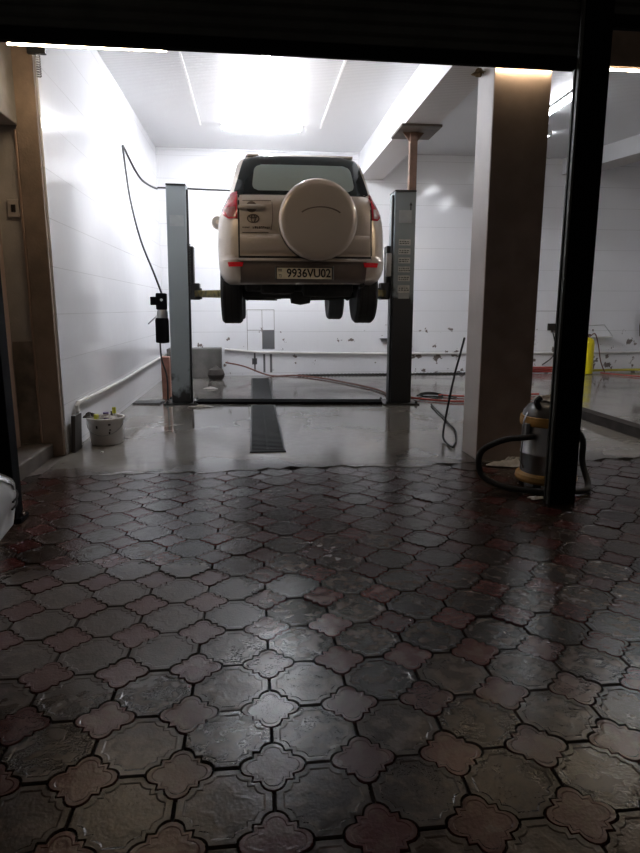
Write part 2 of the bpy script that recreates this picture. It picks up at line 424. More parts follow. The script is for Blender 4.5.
# ------------------------------------------------------------------ setting
struct(bx(-1.90, -1.70, 5.66, BY + .2, -0.15, ZC + .2).build('wall_left', M['tile_x']))
struct(bx(-1.70, 9.2, BY, BY + .2, -0.15, ZC + .2).build('wall_back', M['tile_y']))
struct(bx(9.0, 9.2, 5.05, BY, -0.15, ZC + .2).build('wall_right', M['white_plaster']))
struct(bx(-1.885, 9.0, 5.40, BY, ZC, ZC + .15).build('ceiling', M['ceil']))
# brown plastered end of the left wall
struct(bx(-1.885, -1.712, 5.60, 5.66, 0.0, 4.2).build('trim_1', M['brown'], bevel=.006))
# inside slab with a ragged front edge
pts = [(9.0, BY), (-1.70, BY)]
x = -1.70
edge = []
while x < 9.0:
    edge.append((x, 4.93 + 0.07 * math.sin(x * 3.1) * math.sin(x * 1.3 + 1) + random.uniform(-.045, .045) + (0.05 if x > 1.5 else 0)))
    x += 0.09
pts = [(-1.70, BY)] + edge + [(9.0, 4.98), (9.0, BY)]
hole = None
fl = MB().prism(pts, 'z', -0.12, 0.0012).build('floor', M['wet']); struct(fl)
# lintel and white beams
struct(bx(-1.885, 9.0, 5.10, 5.40, 3.30, ZC + .2).build('trim_2', M['brown']))
struct(bx(-1.885, 9.0, 5.06, 5.10, 3.188, ZC + .2).build('trim_14', M['brown']))
struct(bx(1.905, 2.365, 5.038, 5.052, 0.0, 3.188).build('trim_15', M['facade']))
b = MB().box(2.045, 2.50, 5.40, BY, 3.70, ZC).build('trim_3', [M['white_plaster'], M['soffit']]); struct(b)
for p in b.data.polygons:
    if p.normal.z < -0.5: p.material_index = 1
b = MB()
d = Vector((0.24, -0.97, 0)).normalized(); s_ = d.cross(Vector((0, 0, 1)))
a0 = Vector((6.06, 12.2, 0)); a1 = a0 + d * 7.1
ring = lambda p: [p + Vector((0, 0, 3.87)), p + s_ * -0.5 + Vector((0, 0, 3.87)), p + s_ * -0.5 + Vector((0, 0, ZC)), p + Vector((0, 0, ZC))]
b.loft([ring(a0), ring(a1)])
o = b.build('trim_4', [M['white_plaster'], M['soffit']]); struct(o)
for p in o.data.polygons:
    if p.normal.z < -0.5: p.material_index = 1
# square column
struct(MB().box(1.905, 2.365, 5.05, 5.42, 0.0, 3.30).build('column', M['colwhite'], bevel=.012))
# ceiling joint strips
for k, (xx) in enumerate((-0.77, 1.143)):
    struct(bx(xx - .012, xx + .012, 5.42, 10.65, ZC - .012, ZC + .002).build('trim_%d' % (5 + k), M['ledcase']))
struct(bx(-1.69, 2.18, 12.16, 12.2, ZC - .03, ZC).build('trim_7', M['white_plaster']))

# ------------------------------------------------------------------ yard paving
struct(bx(-4.5, 9.0, -3.0, 4.90, -0.16, -0.012).build('yard_base', M['grout']))
struct(bx(-2.6, -1.70, 4.88, 5.70, -0.12, -0.004).build('yard_corner', M['stepmat']))
def red_quadrant(r):
    """outline of the red stone from its right tip to its top tip (first quadrant), extent r"""
    L = r * 0.36
    c = r - L
    pts = []
    for k in range(5):
        a = -PI / 2 + (PI / 2 + PI / 2) * 0.5 + (PI / 2) * k / 4      # 0 .. 90 deg
        pts.append((c + L * math.cos(a), L * math.sin(a) * 0.98))
    pts = pts[:-1] + [(c + L * .10, L * .98)]
    pts.append((c * .93, L * 1.04))
    q = r * 0.605
    mid = [(q * .985, L * 1.14), (q, q * .965), (q * .965, q), (L * 1.14, q * .985)]
    top = [(y, x_) for x_, y in reversed(pts)]
    return pts + mid + top
def red_outline(r):
    q = red_quadrant(r); out = []
    for k in range(4):
        ca, sa = [(1, 0), (0, 1), (-1, 0), (0, -1)][k]
        out += [(x_ * ca - y * sa, x_ * sa + y * ca) for x_, y in q[:-1]]
    return out
PX, PY = 0.2655, 0.262
GAP = 0.0058
def grey_outline():
    """the stone that fills the cell between four red stones"""
    hx, hy = PX / 2, PY / 2; out = []
    q = red_quadrant(0.0955 + GAP / 2)
    corners = [(-hx, -hy, 0), (hx, -hy, 1), (hx, hy, 2), (-hx, hy, 3)]
    for cx_, cy_, k in corners:
        ca, sa = [(1, 0), (0, 1), (-1, 0), (0, -1)][k]
        arc = [(cx_ + x_ * ca - y * sa, cy_ + x_ * sa + y * ca) for x_, y in q]
        arc = list(reversed(arc))     # interior of the cell on the left
        lim = lambda p: (max(-hx + GAP / 2, min(hx - GAP / 2, p[0])), max(-hy + GAP / 2, min(hy - GAP / 2, p[1])))
        out += [lim(p) for p in arc]
    cl = []
    for p in out:
        if not cl or (Vector(p) - Vector(cl[-1])).length > 0.0015: cl.append(p)
    return cl
RED = red_outline(0.0955 - GAP / 2 + .0015); GREY = grey_outline()
def make_paving():
    vs, fs, mi, loc = [], [], [], []
    def stone(outline, cx_, cy_, m):
        n = len(outline); base = len(vs)
        tx, ty = random.gauss(0, .009), random.gauss(0, .009); dz = random.gauss(0, .0012)
        if cy_ > 4.3: dz -= .001
        for sc, z in ((1.0, -.02), (1.0, -.006), (.976, 0.0), (.84, 0.0), (.80, -.0012)):
            for px, py in outline:
                x_, y_ = px * sc, py * sc
                zz = z + (dz + tx * x_ + ty * y_ if z > -.015 else 0)
                vs.append((cx_ + x_, cy_ + y_, zz)); loc.append((x_, y_, 1.0 if sc > .9 else (.5 if sc > .82 else 0)))
        for r_ in range(4):
            for k in range(n):
                a = base + r_ * n + k; b_ = base + r_ * n + (k + 1) % n
                fs.append((a, b_, b_ + n, a + n)); mi.append(m)
        fs.append(tuple(base + 4 * n + k for k in range(n))); mi.append(m)
    for i in range(-13, 24):
        for j in range(-7, 13):
            cx_, cy_ = 0.031 + PX * i, 1.836 + PY * j
            if cy_ < 4.86: stone(RED, cx_, cy_, 0)
            if cy_ + PY / 2 < 4.86: stone(GREY, cx_ + PX / 2, cy_ + PY / 2, 1)
    me = bpy.data.meshes.new('paving'); me.from_pydata(vs, [], fs); me.update()
    me.materials.append(M['red']); me.materials.append(M['grey'])
    me.polygons.foreach_set('material_index', mi)
    at = me.attributes.new('tloc', 'FLOAT_VECTOR', 'POINT'); at.data.foreach_set('vector', [c for v in loc for c in v])
    o = bpy.data.objects.new('paving', me); COL.objects.link(o); struct(o)
make_paving()

# ------------------------------------------------------------------ left doorway corner
struct(bx(-2.20, -1.885, 5.64, 5.76, 0.0, 4.0).build('wall_doorway', M['beige']))
struct(bx(-2.075, -1.885, 5.622, 5.64, 0.12, 1.02).build('trim_8', M['marble']))
struct(MB().tube([(-1.897, 5.615, 0.12), (-1.897, 5.615, 2.73)], .012, 6).build('trim_9', M['woodtrim']))
struct(bx(-2.30, -1.87, 3.95, 5.60, 2.76, 3.9).build('wall_upper', M['greyconc'], bevel=.008))
struct(bx(-2.30, -2.09, 3.1, 5.64, 0.0, 2.76).build('wall_side', M['beige']))
struct(MB().box(-2.09, -1.80, 3.4, 5.60, -0.02, 0.12).build('step', M['stepmat'], bevel=.012))
dr = thing('door', 'pale framed door with dark glass at left edge above the step', 'door', (-2.06, 4.9, .12))
dr.name = 'door_1'; dr['kind'] = 'structure'
fr = MB()
fr.box(-2.08, -2.035, 5.22, 5.30, .12, 2.30); fr.box(-2.08, -2.035, 4.30, 4.38, .12, 2.30); fr.box(-2.08, -2.035, 4.38, 5.22, 2.22, 2.30)
fr.box(-2.08, -2.035, 4.38, 5.22, .12, .20); fr.box(-2.08, -2.035, 4.38, 5.22, .84, .92)
fr.build('frame', M['doorwhite'], dr, bevel=.006)
bx(-2.079, -2.06, 4.38, 5.22, .92, 2.22).build('glass', M['carglass'], dr)
bx(-2.079, -2.052, 4.38, 5.22, .20, .84).build('lower_panel', M['doorwhite'], dr)
bx(-2.052, -2.046, 4.50, 5.10, .30, .74).build('raised_field', M['doorwhite'], dr, bevel=.004)
MB().tube([(-2.035, 4.42, 1.05), (-1.99, 4.42, 1.05), (-1.99, 4.53, 1.05)], .011, 8).build('handle', M['chrome'], dr, smooth=True)
struct(bx(-2.08, -2.03, 5.33, 5.48, .12, 2.45).build('trim_10', M['woodtrim'], bevel=.005))
sw = thing('light_switch', 'small pale switch plate on the beige wall by the door', 'switch', (-1.965, 5.64, 2.12))
bx(-2.015, -1.92, 5.624, 5.64, 2.05, 2.19).build('plate', M['doorwhite'], sw, bevel=.004)
bx(-1.985, -1.95, 5.616, 5.626, 2.09, 2.15).build('rocker', M['ink'], sw, bevel=.003)

# ------------------------------------------------------------------ shutters, pole, guide rail, LED strip
def shutter(name, label, x0, x1, zb, n, z_edge):
    t = thing(name, label, 'shutter', ((x0 + x1) / 2, 3.85, zb))
    cur = MB(); prof = []
    for k in range(n):
        z = zb + .06 + k * .062
        prof += [(3.838, z), (3.826, z + .016), (3.826, z + .046), (3.838, z + .060)]
    prof2 = [(y + .012, z) for y, z in prof]
    cur.prism(prof + list(reversed(prof2)), 'x', x0, x1)
    cur.build('slat_curtain', M['blackshut'], t)
    bx(x0, x1, 3.82, 3.868, zb, zb + .07).build('bottom_bar', M['black'], t, bevel=.004)
    return t
# bottom edges read from the photograph
sh_=shutter('roller_shutter', 'wide dark slatted roller shutter pulled up across the top left of the opening', -1.47, 1.942, 2.716, 14, None)
sh_.rotation_euler = (0, math.radians(.5), 0)
shutter('roller_shutter', 'dark roller shutter right of the black pole, raised higher', 2.147, 5.6, 2.938, 10, None)
pole = thing('steel_pole', 'thick black steel pole standing on the pavers in front of the vacuum cleaner', 'pole', (2.05, 3.85, 0))
MB().box(1.975, 2.145, 3.80, 3.92, 0.0, 3.7).build('post', M['black'], pole, bevel=.006)
gm = MB().box(1.950, 1.964, 3.80, 3.818, 0.0, 3.7).box(1.950, 1.9745, 3.818, 3.826, 0, 3.7).box(1.962, 1.9745, 3.875, 3.885, 0, 3.7)
gm.build('shutter_channel', M['blackshut'], pole)
gr = thing('shutter_rail', 'black vertical shutter rail at far left, behind the white car', 'rail', (-1.53, 3.88, 0))
MB().box(-1.60, -1.475, 3.80, 3.92, 0.0, 3.7).build('post', M['black'], gr, bevel=.005)
MB().box(-1.63, -1.445, 3.79, 3.93, 0.0, 0.03).build('foot_plate', M['black'], gr, bevel=.006)
MB().lathe([(.016, .035), (.016, .05), (.009, .052), (.009, .065)], (-1.458, 3.86, -.005), n=6).build('bolt', M['chrome'], gr)
def strip(pts, label):
    t = thing('led_strip', label, 'led strip', pts[0], 'warm strips under the lintel')
    m_ = MB(); k_ = MB()
    a, b_ = Vector(pts[0]), Vector(pts[1])
    m_.beam(a, b_, .018, .012); k_.beam(a + Vector((0, .004, .0135)), b_ + Vector((0, .004, .0135)), .026, .015)
    m_.build('diffuser', M['led'], t); k_.build('channel', M['ledcase'], t)
strip([(-1.72, 5.08, 3.170), (-0.60, 5.08, 3.170)], 'warm glowing LED strip at top left corner of the garage opening')
strip([(1.905, 5.022, 3.140), (2.365, 5.022, 3.140)], 'warm glowing LED strip across the top of the square column')
strip([(2.72, 5.08, 3.170), (5.5, 5.08, 3.170)], 'warm glowing LED strip right of the black pole')

# ------------------------------------------------------------------ ceiling lamps
def batten(p, q, label, m, group):
    a, b_ = Vector(p), Vector(q); t = thing('ceiling_lamp', label, 'ceiling lamp', (a + b_) / 2, group)
    d_ = (b_ - a).normalized(); sd = d_.cross(Vector((0, 0, 1)))
    MB().beam(a + Vector((0, 0, -.015)), b_ + Vector((0, 0, -.015)), .11, .03).build('housing', M['ledcase'], t, bevel=.004)
    for sgn in (-1, 1):
        MB().tube([a + d_ * .04 + sd * sgn * .032 + Vector((0, 0, -.050)), b_ - d_ * .04 + sd * sgn * .032 + Vector((0, 0, -.050))], .014, 10).build('tube', m, t, smooth=True)
    for p0, s0 in ((a, 1), (b_, -1)): MB().beam(p0 + Vector((0, 0, -.046)), p0 + d_ * s0 * .04 + Vector((0, 0, -.046)), .11, .036).build('end_cap', M['ledcase'], t)
batten((.20, 7.55, ZC), (.20, 8.865, ZC), 'bright tube lamp on the ceiling nearest the shutter, in line with the car', M['lamp'], 'tube lamps over the car')
batten((.20, 8.87, ZC), (.20, 10.20, ZC), 'bright tube lamp lengthwise on the ceiling, right in front of the crosswise one', M['lamp'], 'tube lamps over the car')
batten((-.45, 10.60, ZC), (.85, 10.60, ZC), 'bright crosswise tube lamp on the ceiling furthest back, over the car', M['lamp'], 'tube lamps over the car')
batten((4.36, 8.40, ZC), (4.38, 9.50, ZC), 'bright tube lamp seen between the column and the black pole', M['lampR'], 'tube lamps in the right bay')
batten((4.90, 10.40, ZC), (4.90, 10.60, ZC), 'short bright lamp beside the column edge, below the longer tube', M['lampR'], 'tube lamps in the right bay')
batten((5.3, 6.7, ZC), (5.3, 7.9, ZC), 'tube lamp in the right bay hidden behind the shutter', M['lampR'], 'tube lamps in the right bay')

# ------------------------------------------------------------------ car bodies
def interp(tab, z):
    if z <= tab[0][0]: return tab[0][1:]
    for a, b_ in zip(tab, tab[1:]):
        if z <= b_[0]:
            t = (z - a[0]) / (b_[0] - a[0]); return tuple(p + (q - p) * t for p, q in zip(a[1:], b_[1:]))
    return tab[-1][1:]
def plan_ring(yr, yf, w, z, off, rx=.24, ry=.30, fx=.5, fy=.42, n=9, crown=.03):
    ox, oy = off[0], off[1]; out = []
    ry = min(ry, (yf - yr) / 2 * .9); fy = min(fy, (yf - yr) / 2 * .9); rx = min(rx, w * .5); fx = min(fx, w * .7)
    def rear(x_):
        t = max(0, (abs(x_) - (w - rx)) / rx); return yr + ry * (1 - math.sqrt(max(0, 1 - t * t))) + crown * (x_ / w) ** 2 * (1 - t)
    xs = [-w + rx * (1 - math.cos(PI / 2 * k / n)) for k in range(n + 1)]
    xs += [-(w - rx) + 2 * (w - rx) * k / 10 for k in range(1, 10)]
    xs += [w - rx * (1 - math.cos(PI / 2 * k / n)) for k in range(n, -1, -1)]
    for x_ in xs: out.append(Vector((ox + x_, oy + rear(x_), off[2] + z)))
    for k in range(1, 16): out.append(Vector((ox + w, oy + (yr + ry) + (yf - fy - yr - ry) * k / 16, off[2] + z)))
    for k in range(n + 1):
        a = PI / 2 * k / n; out.append(Vector((ox + w - fx + fx * math.cos(a), oy + yf - fy + fy * math.sin(a), off[2] + z)))
    for k in range(n, -1, -1):
        a = PI / 2 * k / n; out.append(Vector((ox - (w - fx + fx * math.cos(a)), oy + yf - fy + fy * math.sin(a), off[2] + z)))
    for k in range(15, 0, -1): out.append(Vector((ox - w, oy + (yr + ry) + (yf - fy - yr - ry) * k / 16, off[2] + z)))
    return out
def cut(o, cutters):
    for c in cutters:
        md = o.modifiers.new('cut', 'BOOLEAN'); md.object = c; md.operation = 'DIFFERENCE'; md.solver = 'EXACT'
    bpy.context.view_layer.update()
    dg = bpy.context.evaluated_depsgraph_get()
    me = bpy.data.meshes.new_from_object(o.evaluated_get(dg)); o.modifiers.clear(); old = o.data; o.data = me
    me.name = o.name
    for c in cutters: bpy.data.objects.remove(c)
    for p in me.polygons: p.use_smooth = True
    me.set_sharp_from_angle(angle=math.radians(32))
def wheel(parent, c, r, w, outer):
    """tyre with rim; outer = +1 if the outside faces +x"""
    prof = [(r * .62, -w / 2 * .86), (r * .80, -w / 2), (r * .93, -w / 2 * .96), (r, -w / 2 * .74), (r, w / 2 * .74), (r * .93, w / 2 * .96), (r * .80, w / 2), (r * .62, w / 2 * .86)]
    ty = MB().lathe(prof, c, 'x', 40).build('tyre', M['rubber'], parent, smooth=True, angle=40)
    gv = MB()
    for dx in (-.27, 0, .27):
        gv.lathe([(r + .002, dx * w - .006), (r + .002, dx * w + .006)], c, 'x', 40)
    gv.build('tread_groove', M['gap'], ty)
    rm = MB(); s0 = outer * w / 2
    rm.lathe([(r * .62, -w * .4), (r * .62, w * .4)], c, 'x', 32)
    rm.build('rim', M['alu'], ty, smooth=True)
    sp = MB()
    for k in range(5):
        a = 2 * PI * k / 5
        p0 = Vector(c) + Vector((s0 * .80, 0, 0)); p1 = Vector(c) + Vector((s0 * .84, math.cos(a) * r * .6, math.sin(a) * r * .6))
        sp.beam(p0, p1, .05, .03, up=Vector((1, 0, 0)))
    sp.lathe([(.05, s0 * .7), (.05, s0 * .86), (.03, s0 * .9)], c, 'x', 16)
    sp.build('spoke', M['alu'], ty)
    return ty

# ---- the raised off-roader
OX, OY, OZ = 0.535, 6.56, 1.22
SUV = [  # z, rear y, front y, half width
    (.335, .12, 4.22, .78), (.37, .06, 4.28, .83), (.43, .02, 4.32, .868), (.50, .0, 4.34, .883), (.575, .0, 4.34, .888), (.60, .035, 4.34, .890),
    (.75, .05, 4.32, .893), (.90, .065, 4.27, .888), (.98, .075, 4.18, .880), (1.04, .080, 3.85, .868), (1.10, .083, 3.45, .845), (1.15, .095, 3.25, .822),
    (1.185, .11, 3.18, .805), (1.235, .165, 3.12, .788), (1.30, .19, 3.0, .762), (1.42, .23, 2.82, .730), (1.54, .30, 2.62, .700), (1.61, .345, 2.48, .680), (1.655, .38, 2.36, .655),
    (1.685, .43, 2.22, .61), (1.705, .56, 2.05, .54), (1.715, .75, 1.85, .42)]
car = thing('off_road_car', 'beige off-road car raised on the two-post lift, seen from behind', 'car', (OX, OY + 2.2, OZ - .09))
body = MB()
body.loft([plan_ring(yr, yf, w, z, (OX, OY, OZ)) for z, yr, yf, w in SUV])
bo = body.build('body', M['carpaint'], car, smooth=True)
cl = []
for yy in (.86, 3.52):
    for sx_ in (-1, 1):
        c = MB().lathe([(.43, -.17), (.43, .40)] if sx_ > 0 else [(.43, -.40), (.43, .17)], (OX + sx_ * .70, OY + yy, OZ + .37), 'x', 40).build('arch_cutter', M['gap'])
        cl.append(c); c.location -= Vector((0, 0, 0))
cut(bo, cl)
def rear(x_, z, off=0.0):
    yr, yf, w = interp(SUV, z)
    rx, ry = min(.24, w * .5), .30
    t = min(1, max(0, (abs(x_) - (w - rx)) / rx))
    y = yr + ry * (1 - math.sqrt(max(0, 1 - t * t))) + .03 * (x_ / w) ** 2 * (1 - t)
    return Vector((OX + x_, OY + y - off, OZ + z))
def patch(xl, xr, z0, z1, off, thick=.012, nu=16, nv=8, rnd=0.0):
    """panel following the rear surface; xl, xr: functions of v (0..1 from z0 to z1)"""
    def fn(u, v, t):
        z = z0 + (z1 - z0) * v; x_ = xl(v) + (xr(v) - xl(v)) * u
        e = off - t * thick
        return rear(x_, z, e)
    return MB().grid(fn, nu, nv, thick)
lin = lambda a, b_: (lambda v: a + (b_ - a) * v)
def rounded(a0, a1, r, sgn, H, W):
    def f(v):
        d_ = min(v, 1 - v) * H; base = a0 + (a1 - a0) * v
        return base if d_ >= r else base + sgn * (r - math.sqrt(max(0, r * r - (r - d_) ** 2)))
    return f
# tailgate
patch(lin(-.672, -.668), lin(.720, .722), .592, 1.238, .006, nu=20).build('gate_gap', M['gap'], car, smooth=True)
gate = patch(lin(-.657, -.652), lin(.705, .706), .612, 1.232, .014, nu=24, nv=12).build('tailgate', M['carpaint'], car, smooth=True)
def lowpan(u, v, t):
    z = .625 + .205 * v; x_ = -.648 + 1.34 * u
    bul = .014 * math.sin(PI * min(1, v * 1.0)) + .012
    return rear(x_, z, .016 + bul - t * .02 if 0 < v < 1 else .012 - t * .01)
MB().grid(lowpan, 20, 8, .02).build('lower_moulding', M['carpaint'], gate, smooth=True)
# brown lines drawn as shade of the crease above the moulding and panel recess
ol = MB().tube([rear(-.63, .845, .018), rear(-.36, .845, .018)], .004, 6)
ol.tube([rear(-.335, .87, .018), rear(-.315, 1.0, .018), rear(-.32, 1.15, .016)], .003, 6, 4)
ol.tube([rear(-.62, 1.165, .016), rear(-.33, 1.165, .016)], .003, 6)
ol.build('crease_shade_line', M['inkbrown'], gate)
# window
wb = patch(rounded(-.722, -.598, .05, 1, .43, 1), rounded(.722, .598, .05, -1, .43, 1), 1.240, 1.668, .010, nu=20, nv=16).build('rear_window', M['carglass'], car, smooth=True)
patch(rounded(-.525, -.49, .07, 1, .27, 1), rounded(.555, .51, .07, -1, .27, 1), 1.28, 1.56, .016, nu=20, nv=14, thick=.008).build('window_pane', M['pane'], wb, smooth=True)
sp_ = MB()
sp_.loft([[rear(x_, 1.672, .07) + Vector((0, 0, dz)) for x_, dz in ((-.57, .0), (.57, .0), (.57, .022), (-.57, .022))],
          [rear(x_, 1.69, -.12) + Vector((0, 0, dz)) for x_, dz in ((-.57, -.02), (.57, -.02), (.57, .022), (-.57, .022))]])
sp_.build('roof_spoiler', M['carpaint'], car, bevel=.008)
# lights
for sgn in (-1, 1):
    def lampx(f):
        return f
    def fn(u, v, t, z0=.985, z1=1.275, ins=0.0, off=.016):
        z = z0 + (z1 - z0) * v
        w = interp(SUV, z)[2]
        curve = 1 - .55 * (max(0, (.45 - v) / .45)) ** 2.2 - .35 * max(0, (v - .7) / .3) ** 2
        xa = .675 if sgn < 0 else .722; xb = xa + (w * .995 - xa) * curve
        return rear(sgn * (xa + (xb - xa) * u), z, off - t * .02)
    tl = MB().grid(fn, 12, 16, .02).build('tail_light', M['redlens'], car, smooth=True)
    def fn2(u, v, t):
        z = 1.005 + .10 * v; w = interp(SUV, z)[2]
        xa = .695 if sgn < 0 else .745; xb = xa + (w * .985 - xa) * (.45 + .45 * v)
        return rear(sgn * (xa + (xb - xa) * u), z, .021 - t * .01)
    MB().grid(fn2, 8, 6, .01).build('clear_lens', M['clearlens'], tl, smooth=True)
    patch(lin(sgn * .635, sgn * .62), lin(sgn * .775, sgn * .785), .502, .548, .030, thick=.03, nu=8, nv=2).build('reflector', M['brightred'], car, smooth=True)
    # bumper end pad, rising beside the gate
    def pad(u, v, t):
        z = .375 + .245 * v; w = interp(SUV, z)[2]
        xa = .655 + (.0 if v < .8 else .055); xb = w * .992
        return rear(sgn * (xa + (xb - xa) * u), z, .024 - t * .03)
    MB().grid(pad, 12, 10, .03).build('bumper_corner', M['carpaint'], car, smooth=True)
# bumper
patch(lin(-.66, -.655), lin(.66, .655), .345, .555, .014, nu=24, nv=6).build('bumper_valance', M['tanplastic'], car, smooth=True)
patch(lin(-.655, -.70), lin(.655, .70), .556, .584, .045, thick=.045, nu=24, nv=2).build('bumper_ledge', M['carpaint'], car, smooth=True)
# number plate 9936VU02 with a small flag mark
pl = MB().box(OX - .285, OX + .285, OY - .045, OY - .02, OZ + .378, OZ + .492).build('number_plate', M['plate'], car, bevel=.003)
vs, fs = text_mesh('9936VU02', .118, .0015, .0022)
tx = MB().add([(OX + .045 + v.x * .90, OY - .0465 - v.z, OZ + .434 + v.y) for v in vs], fs); tx.build('plate_characters', M['ink'], pl)
fm = MB().box(OX - .272, OX - .232, OY - .0465, OY - .044, OZ + .455, OZ + .463).box(OX - .272, OX - .232, OY - .0465, OY - .044, OZ + .468, OZ + .476)
vs, fs = text_mesh('TJ', .034, .0015, .0005)
fm.build('flag_mark', M['inkbrown'], pl)
fm = MB()
fm.add([(OX - .25 + v.x, OY - .0465 - v.z, OZ + .412 + v.y) for v in vs], fs); fm.build('country_code', M['inkbrown'], pl)
pf = MB()
for a in ((-.292, -.285, .372, .498), (.285, .292, .372, .498), (-.292, .292, .370, .378), (-.292, .292, .492, .498)):
    pf.box(OX + a[0], OX + a[1], OY - .05, OY - .02, OZ + a[2], OZ + a[3])
pf.build('plate_frame', M['ink'], pl)
for sx_ in (-1, 1): bx(OX + sx_ * .300 - .004, OX + sx_ * .300 + .004, OY - .05, OY - .015, OZ + .365, OZ + .505).build('plate_bracket', M['chrome'], pl)
# handle, badge, lettering
hd = MB().tube([rear(-.655, 1.095, .035), rear(-.60, 1.098, .048), rear(-.46, 1.098, .048), rear(-.405, 1.095, .035)], .023, 10, 4)
hd.build('gate_handle', M['carpaint'], gate, smooth=True)
MB().lathe([(.055, 0), (.05, .006)], rear(-.53, 1.10, .02), 'y', 24).build('handle_recess', M['tanplastic'], gate)
bd = MB()
def ellipse_ring(cx_, cz_, a, b_, r):
    pts = [rear(cx_ + a * math.cos(2 * PI * k / 24), cz_ + b_ * math.sin(2 * PI * k / 24), .022) for k in range(25)]
    return pts
for (a, b_, cz_) in ((.058, .040, 0), (.020, .038, 0), (.040, .015, .022)):
    bd.tube(ellipse_ring(-.515, .985 + cz_, a, b_, 0), .006, 6)
bd.build('badge', M['inkbrown'], gate, smooth=True)
lt = MB(); xx = -.625
random.seed(3)
for k in range(14):
    wd = random.choice((.010, .012, .014)) * (0.8 if k < 5 else 1.25); hh = (.014 if k < 5 else .022)
    if k == 5:
        xx += .028; lt.build('lettering', M['inkbrown'], gate); lt = MB()
    p = rear(xx, .895, .016)
    lt.box(p.x, p.x + wd * .35, p.y - .004, p.y, p.z - hh / 2, p.z + hh / 2)
    lt.box(p.x, p.x + wd, p.y - .004, p.y, p.z + (hh / 2 - .005) * random.choice((-1, 1)) - .0025, p.z + (hh / 2 - .005) * random.choice((-1, 1)) + .006)
    xx += wd + .005
lt.build('lettering', M['inkbrown'], gate)
# spare wheel cover
SC = (OX + .130, OY - .02, OZ + .945)
spt = MB().lathe([(.30, .06), (.378, .06), (.388, .03), (.388, -.10), (.37, -.13)], SC, 'y', 56).build('spare_tyre', M['rubber'], car, smooth=True)
sc = MB().lathe([(.380, -.120), (.392, -.125), (.394, -.165), (.385, -.195), (.362, -.212), (.33, -.218), (.20, -.232), (.08, -.238), (.0001, -.239)], SC, 'y', 64)
sc.build('spare_cover', M['tanplastic'] if False else M['carpaint'], spt, smooth=True, angle=50)
arc = []
for k in range(13):
    a = -0.95 + 1.9 * k / 12
    r_ = .115
    arc.append(Vector((SC[0] + .02 + .235 * math.sin(a) , SC[1] - .232 - .002 * math.cos(a), SC[2] + .035 + .125 * math.cos(a) - .045)))
MB().tube(arc, .007, 6).build('embossed_arc', M['tanplastic'], spt, smooth=True)  # ridge in darker paint than the cover, standing in for crease shade
# side glass, windscreen
def sidew(y): return y
for sgn in (-1, 1):
    def fs_(u, v, t):
        z = 1.19 + .38 * v; y = .62 + .1 * v + (2.62 - .62 - .45 * v) * u
        return Vector((OX + sgn * (interp(SUV, z)[2] + .006 - t * .012), OY + y, OZ + z))
    MB().grid(fs_, 8, 8, .012).build('side_window', M['carglass'], car, smooth=True)
    mr = MB()
    mr.lathe([(.02, -.06), (.075, -.05), (.095, 0), (.075, .05), (.02, .06)], (OX + sgn * 1.0, OY + 2.62, OZ + 1.27), 'y', 20)
    mr.tube([(OX + sgn * .80, OY + 2.66, OZ + 1.18), (OX + sgn * .95, OY + 2.63, OZ + 1.22)], .025, 8)
    mo = mr.build('side_mirror', M['carpaint'], car, smooth=True)
    MB().lathe([(.08, -.053), (.08, -.058)], (OX + sgn * 1.0, OY + 2.62, OZ + 1.27), 'y', 20).build('mirror_glass', M['steel'], mo)
    rl = MB().tube([(OX + sgn * .55, OY + .62, OZ + 1.69), (OX + sgn * .57, OY + .72, OZ + 1.72), (OX + sgn * .585, OY + 1.4, OZ + 1.735), (OX + sgn * .57, OY + 1.95, OZ + 1.72), (OX + sgn * .56, OY + 2.05, OZ + 1.69)], .014, 8, 4)
    rl.build('roof_rail', M['black'], car, smooth=True)
def wsf(u, v, t):
    z = 1.17 + .42 * v; yr, yf, w = interp(SUV, z); x_ = (-1 + 2 * u) * (w - .12)
    y = yf - .10 * (x_ / w) ** 2 - (.42 * (1 - math.sqrt(max(0, 1 - max(0, (abs(x_) - (w - .5)) / .5) ** 2))) if abs(x_) > w - .5 else 0)
    return Vector((OX + x_, OY + y + .01 - t * .012, OZ + z))
MB().grid(wsf, 12, 8, .012).build('windscreen', M['carglass'], car, smooth=True)
# wheels hang in droop
for yy in (.86, 3.52):
    for sgn in (-1, 1):
        wheel(car, (OX + sgn * .772, OY + yy, OZ + .268), .358, .245, sgn)
# underbody
ub = MB()
ub.box(OX - .62, OX + .62, OY + .35, OY + 4.0, OZ + .27, OZ + .42)
ub.box(OX - .50, OX + .50, OY + 1.3, OY + 2.6, OZ + .22, OZ + .30)
ub.build('floor_pan', M['under'], car, bevel=.03)
MB().tube([(OX - .62, OY + .86, OZ + .27), (OX - .25, OY + .82, OZ + .25), (OX + .25, OY + .82, OZ + .25), (OX + .62, OY + .86, OZ + .27)], .055, 10, 4).build('rear_axle', M['under'], car, smooth=True)
MB().lathe([(.04, -.13), (.13, -.11), (.15, 0), (.13, .11), (.04, .13)], (OX + .02, OY + .80, OZ + .27), 'x', 16).build('differential', M['under'], car, smooth=True)
MB().lathe([(.05, -.28), (.10, -.26), (.11, 0), (.10, .26), (.05, .28)], (OX + .28, OY + .34, OZ + .31), 'x', 18).build('muffler', M['under'], car, smooth=True)
MB().tube([(OX + .56, OY + .34, OZ + .31), (OX + .62, OY + .30, OZ + .31), (OX + .64, OY + .14, OZ + .33)], .026, 10, 4).build('exhaust_pipe', M['under'], car, smooth=True)
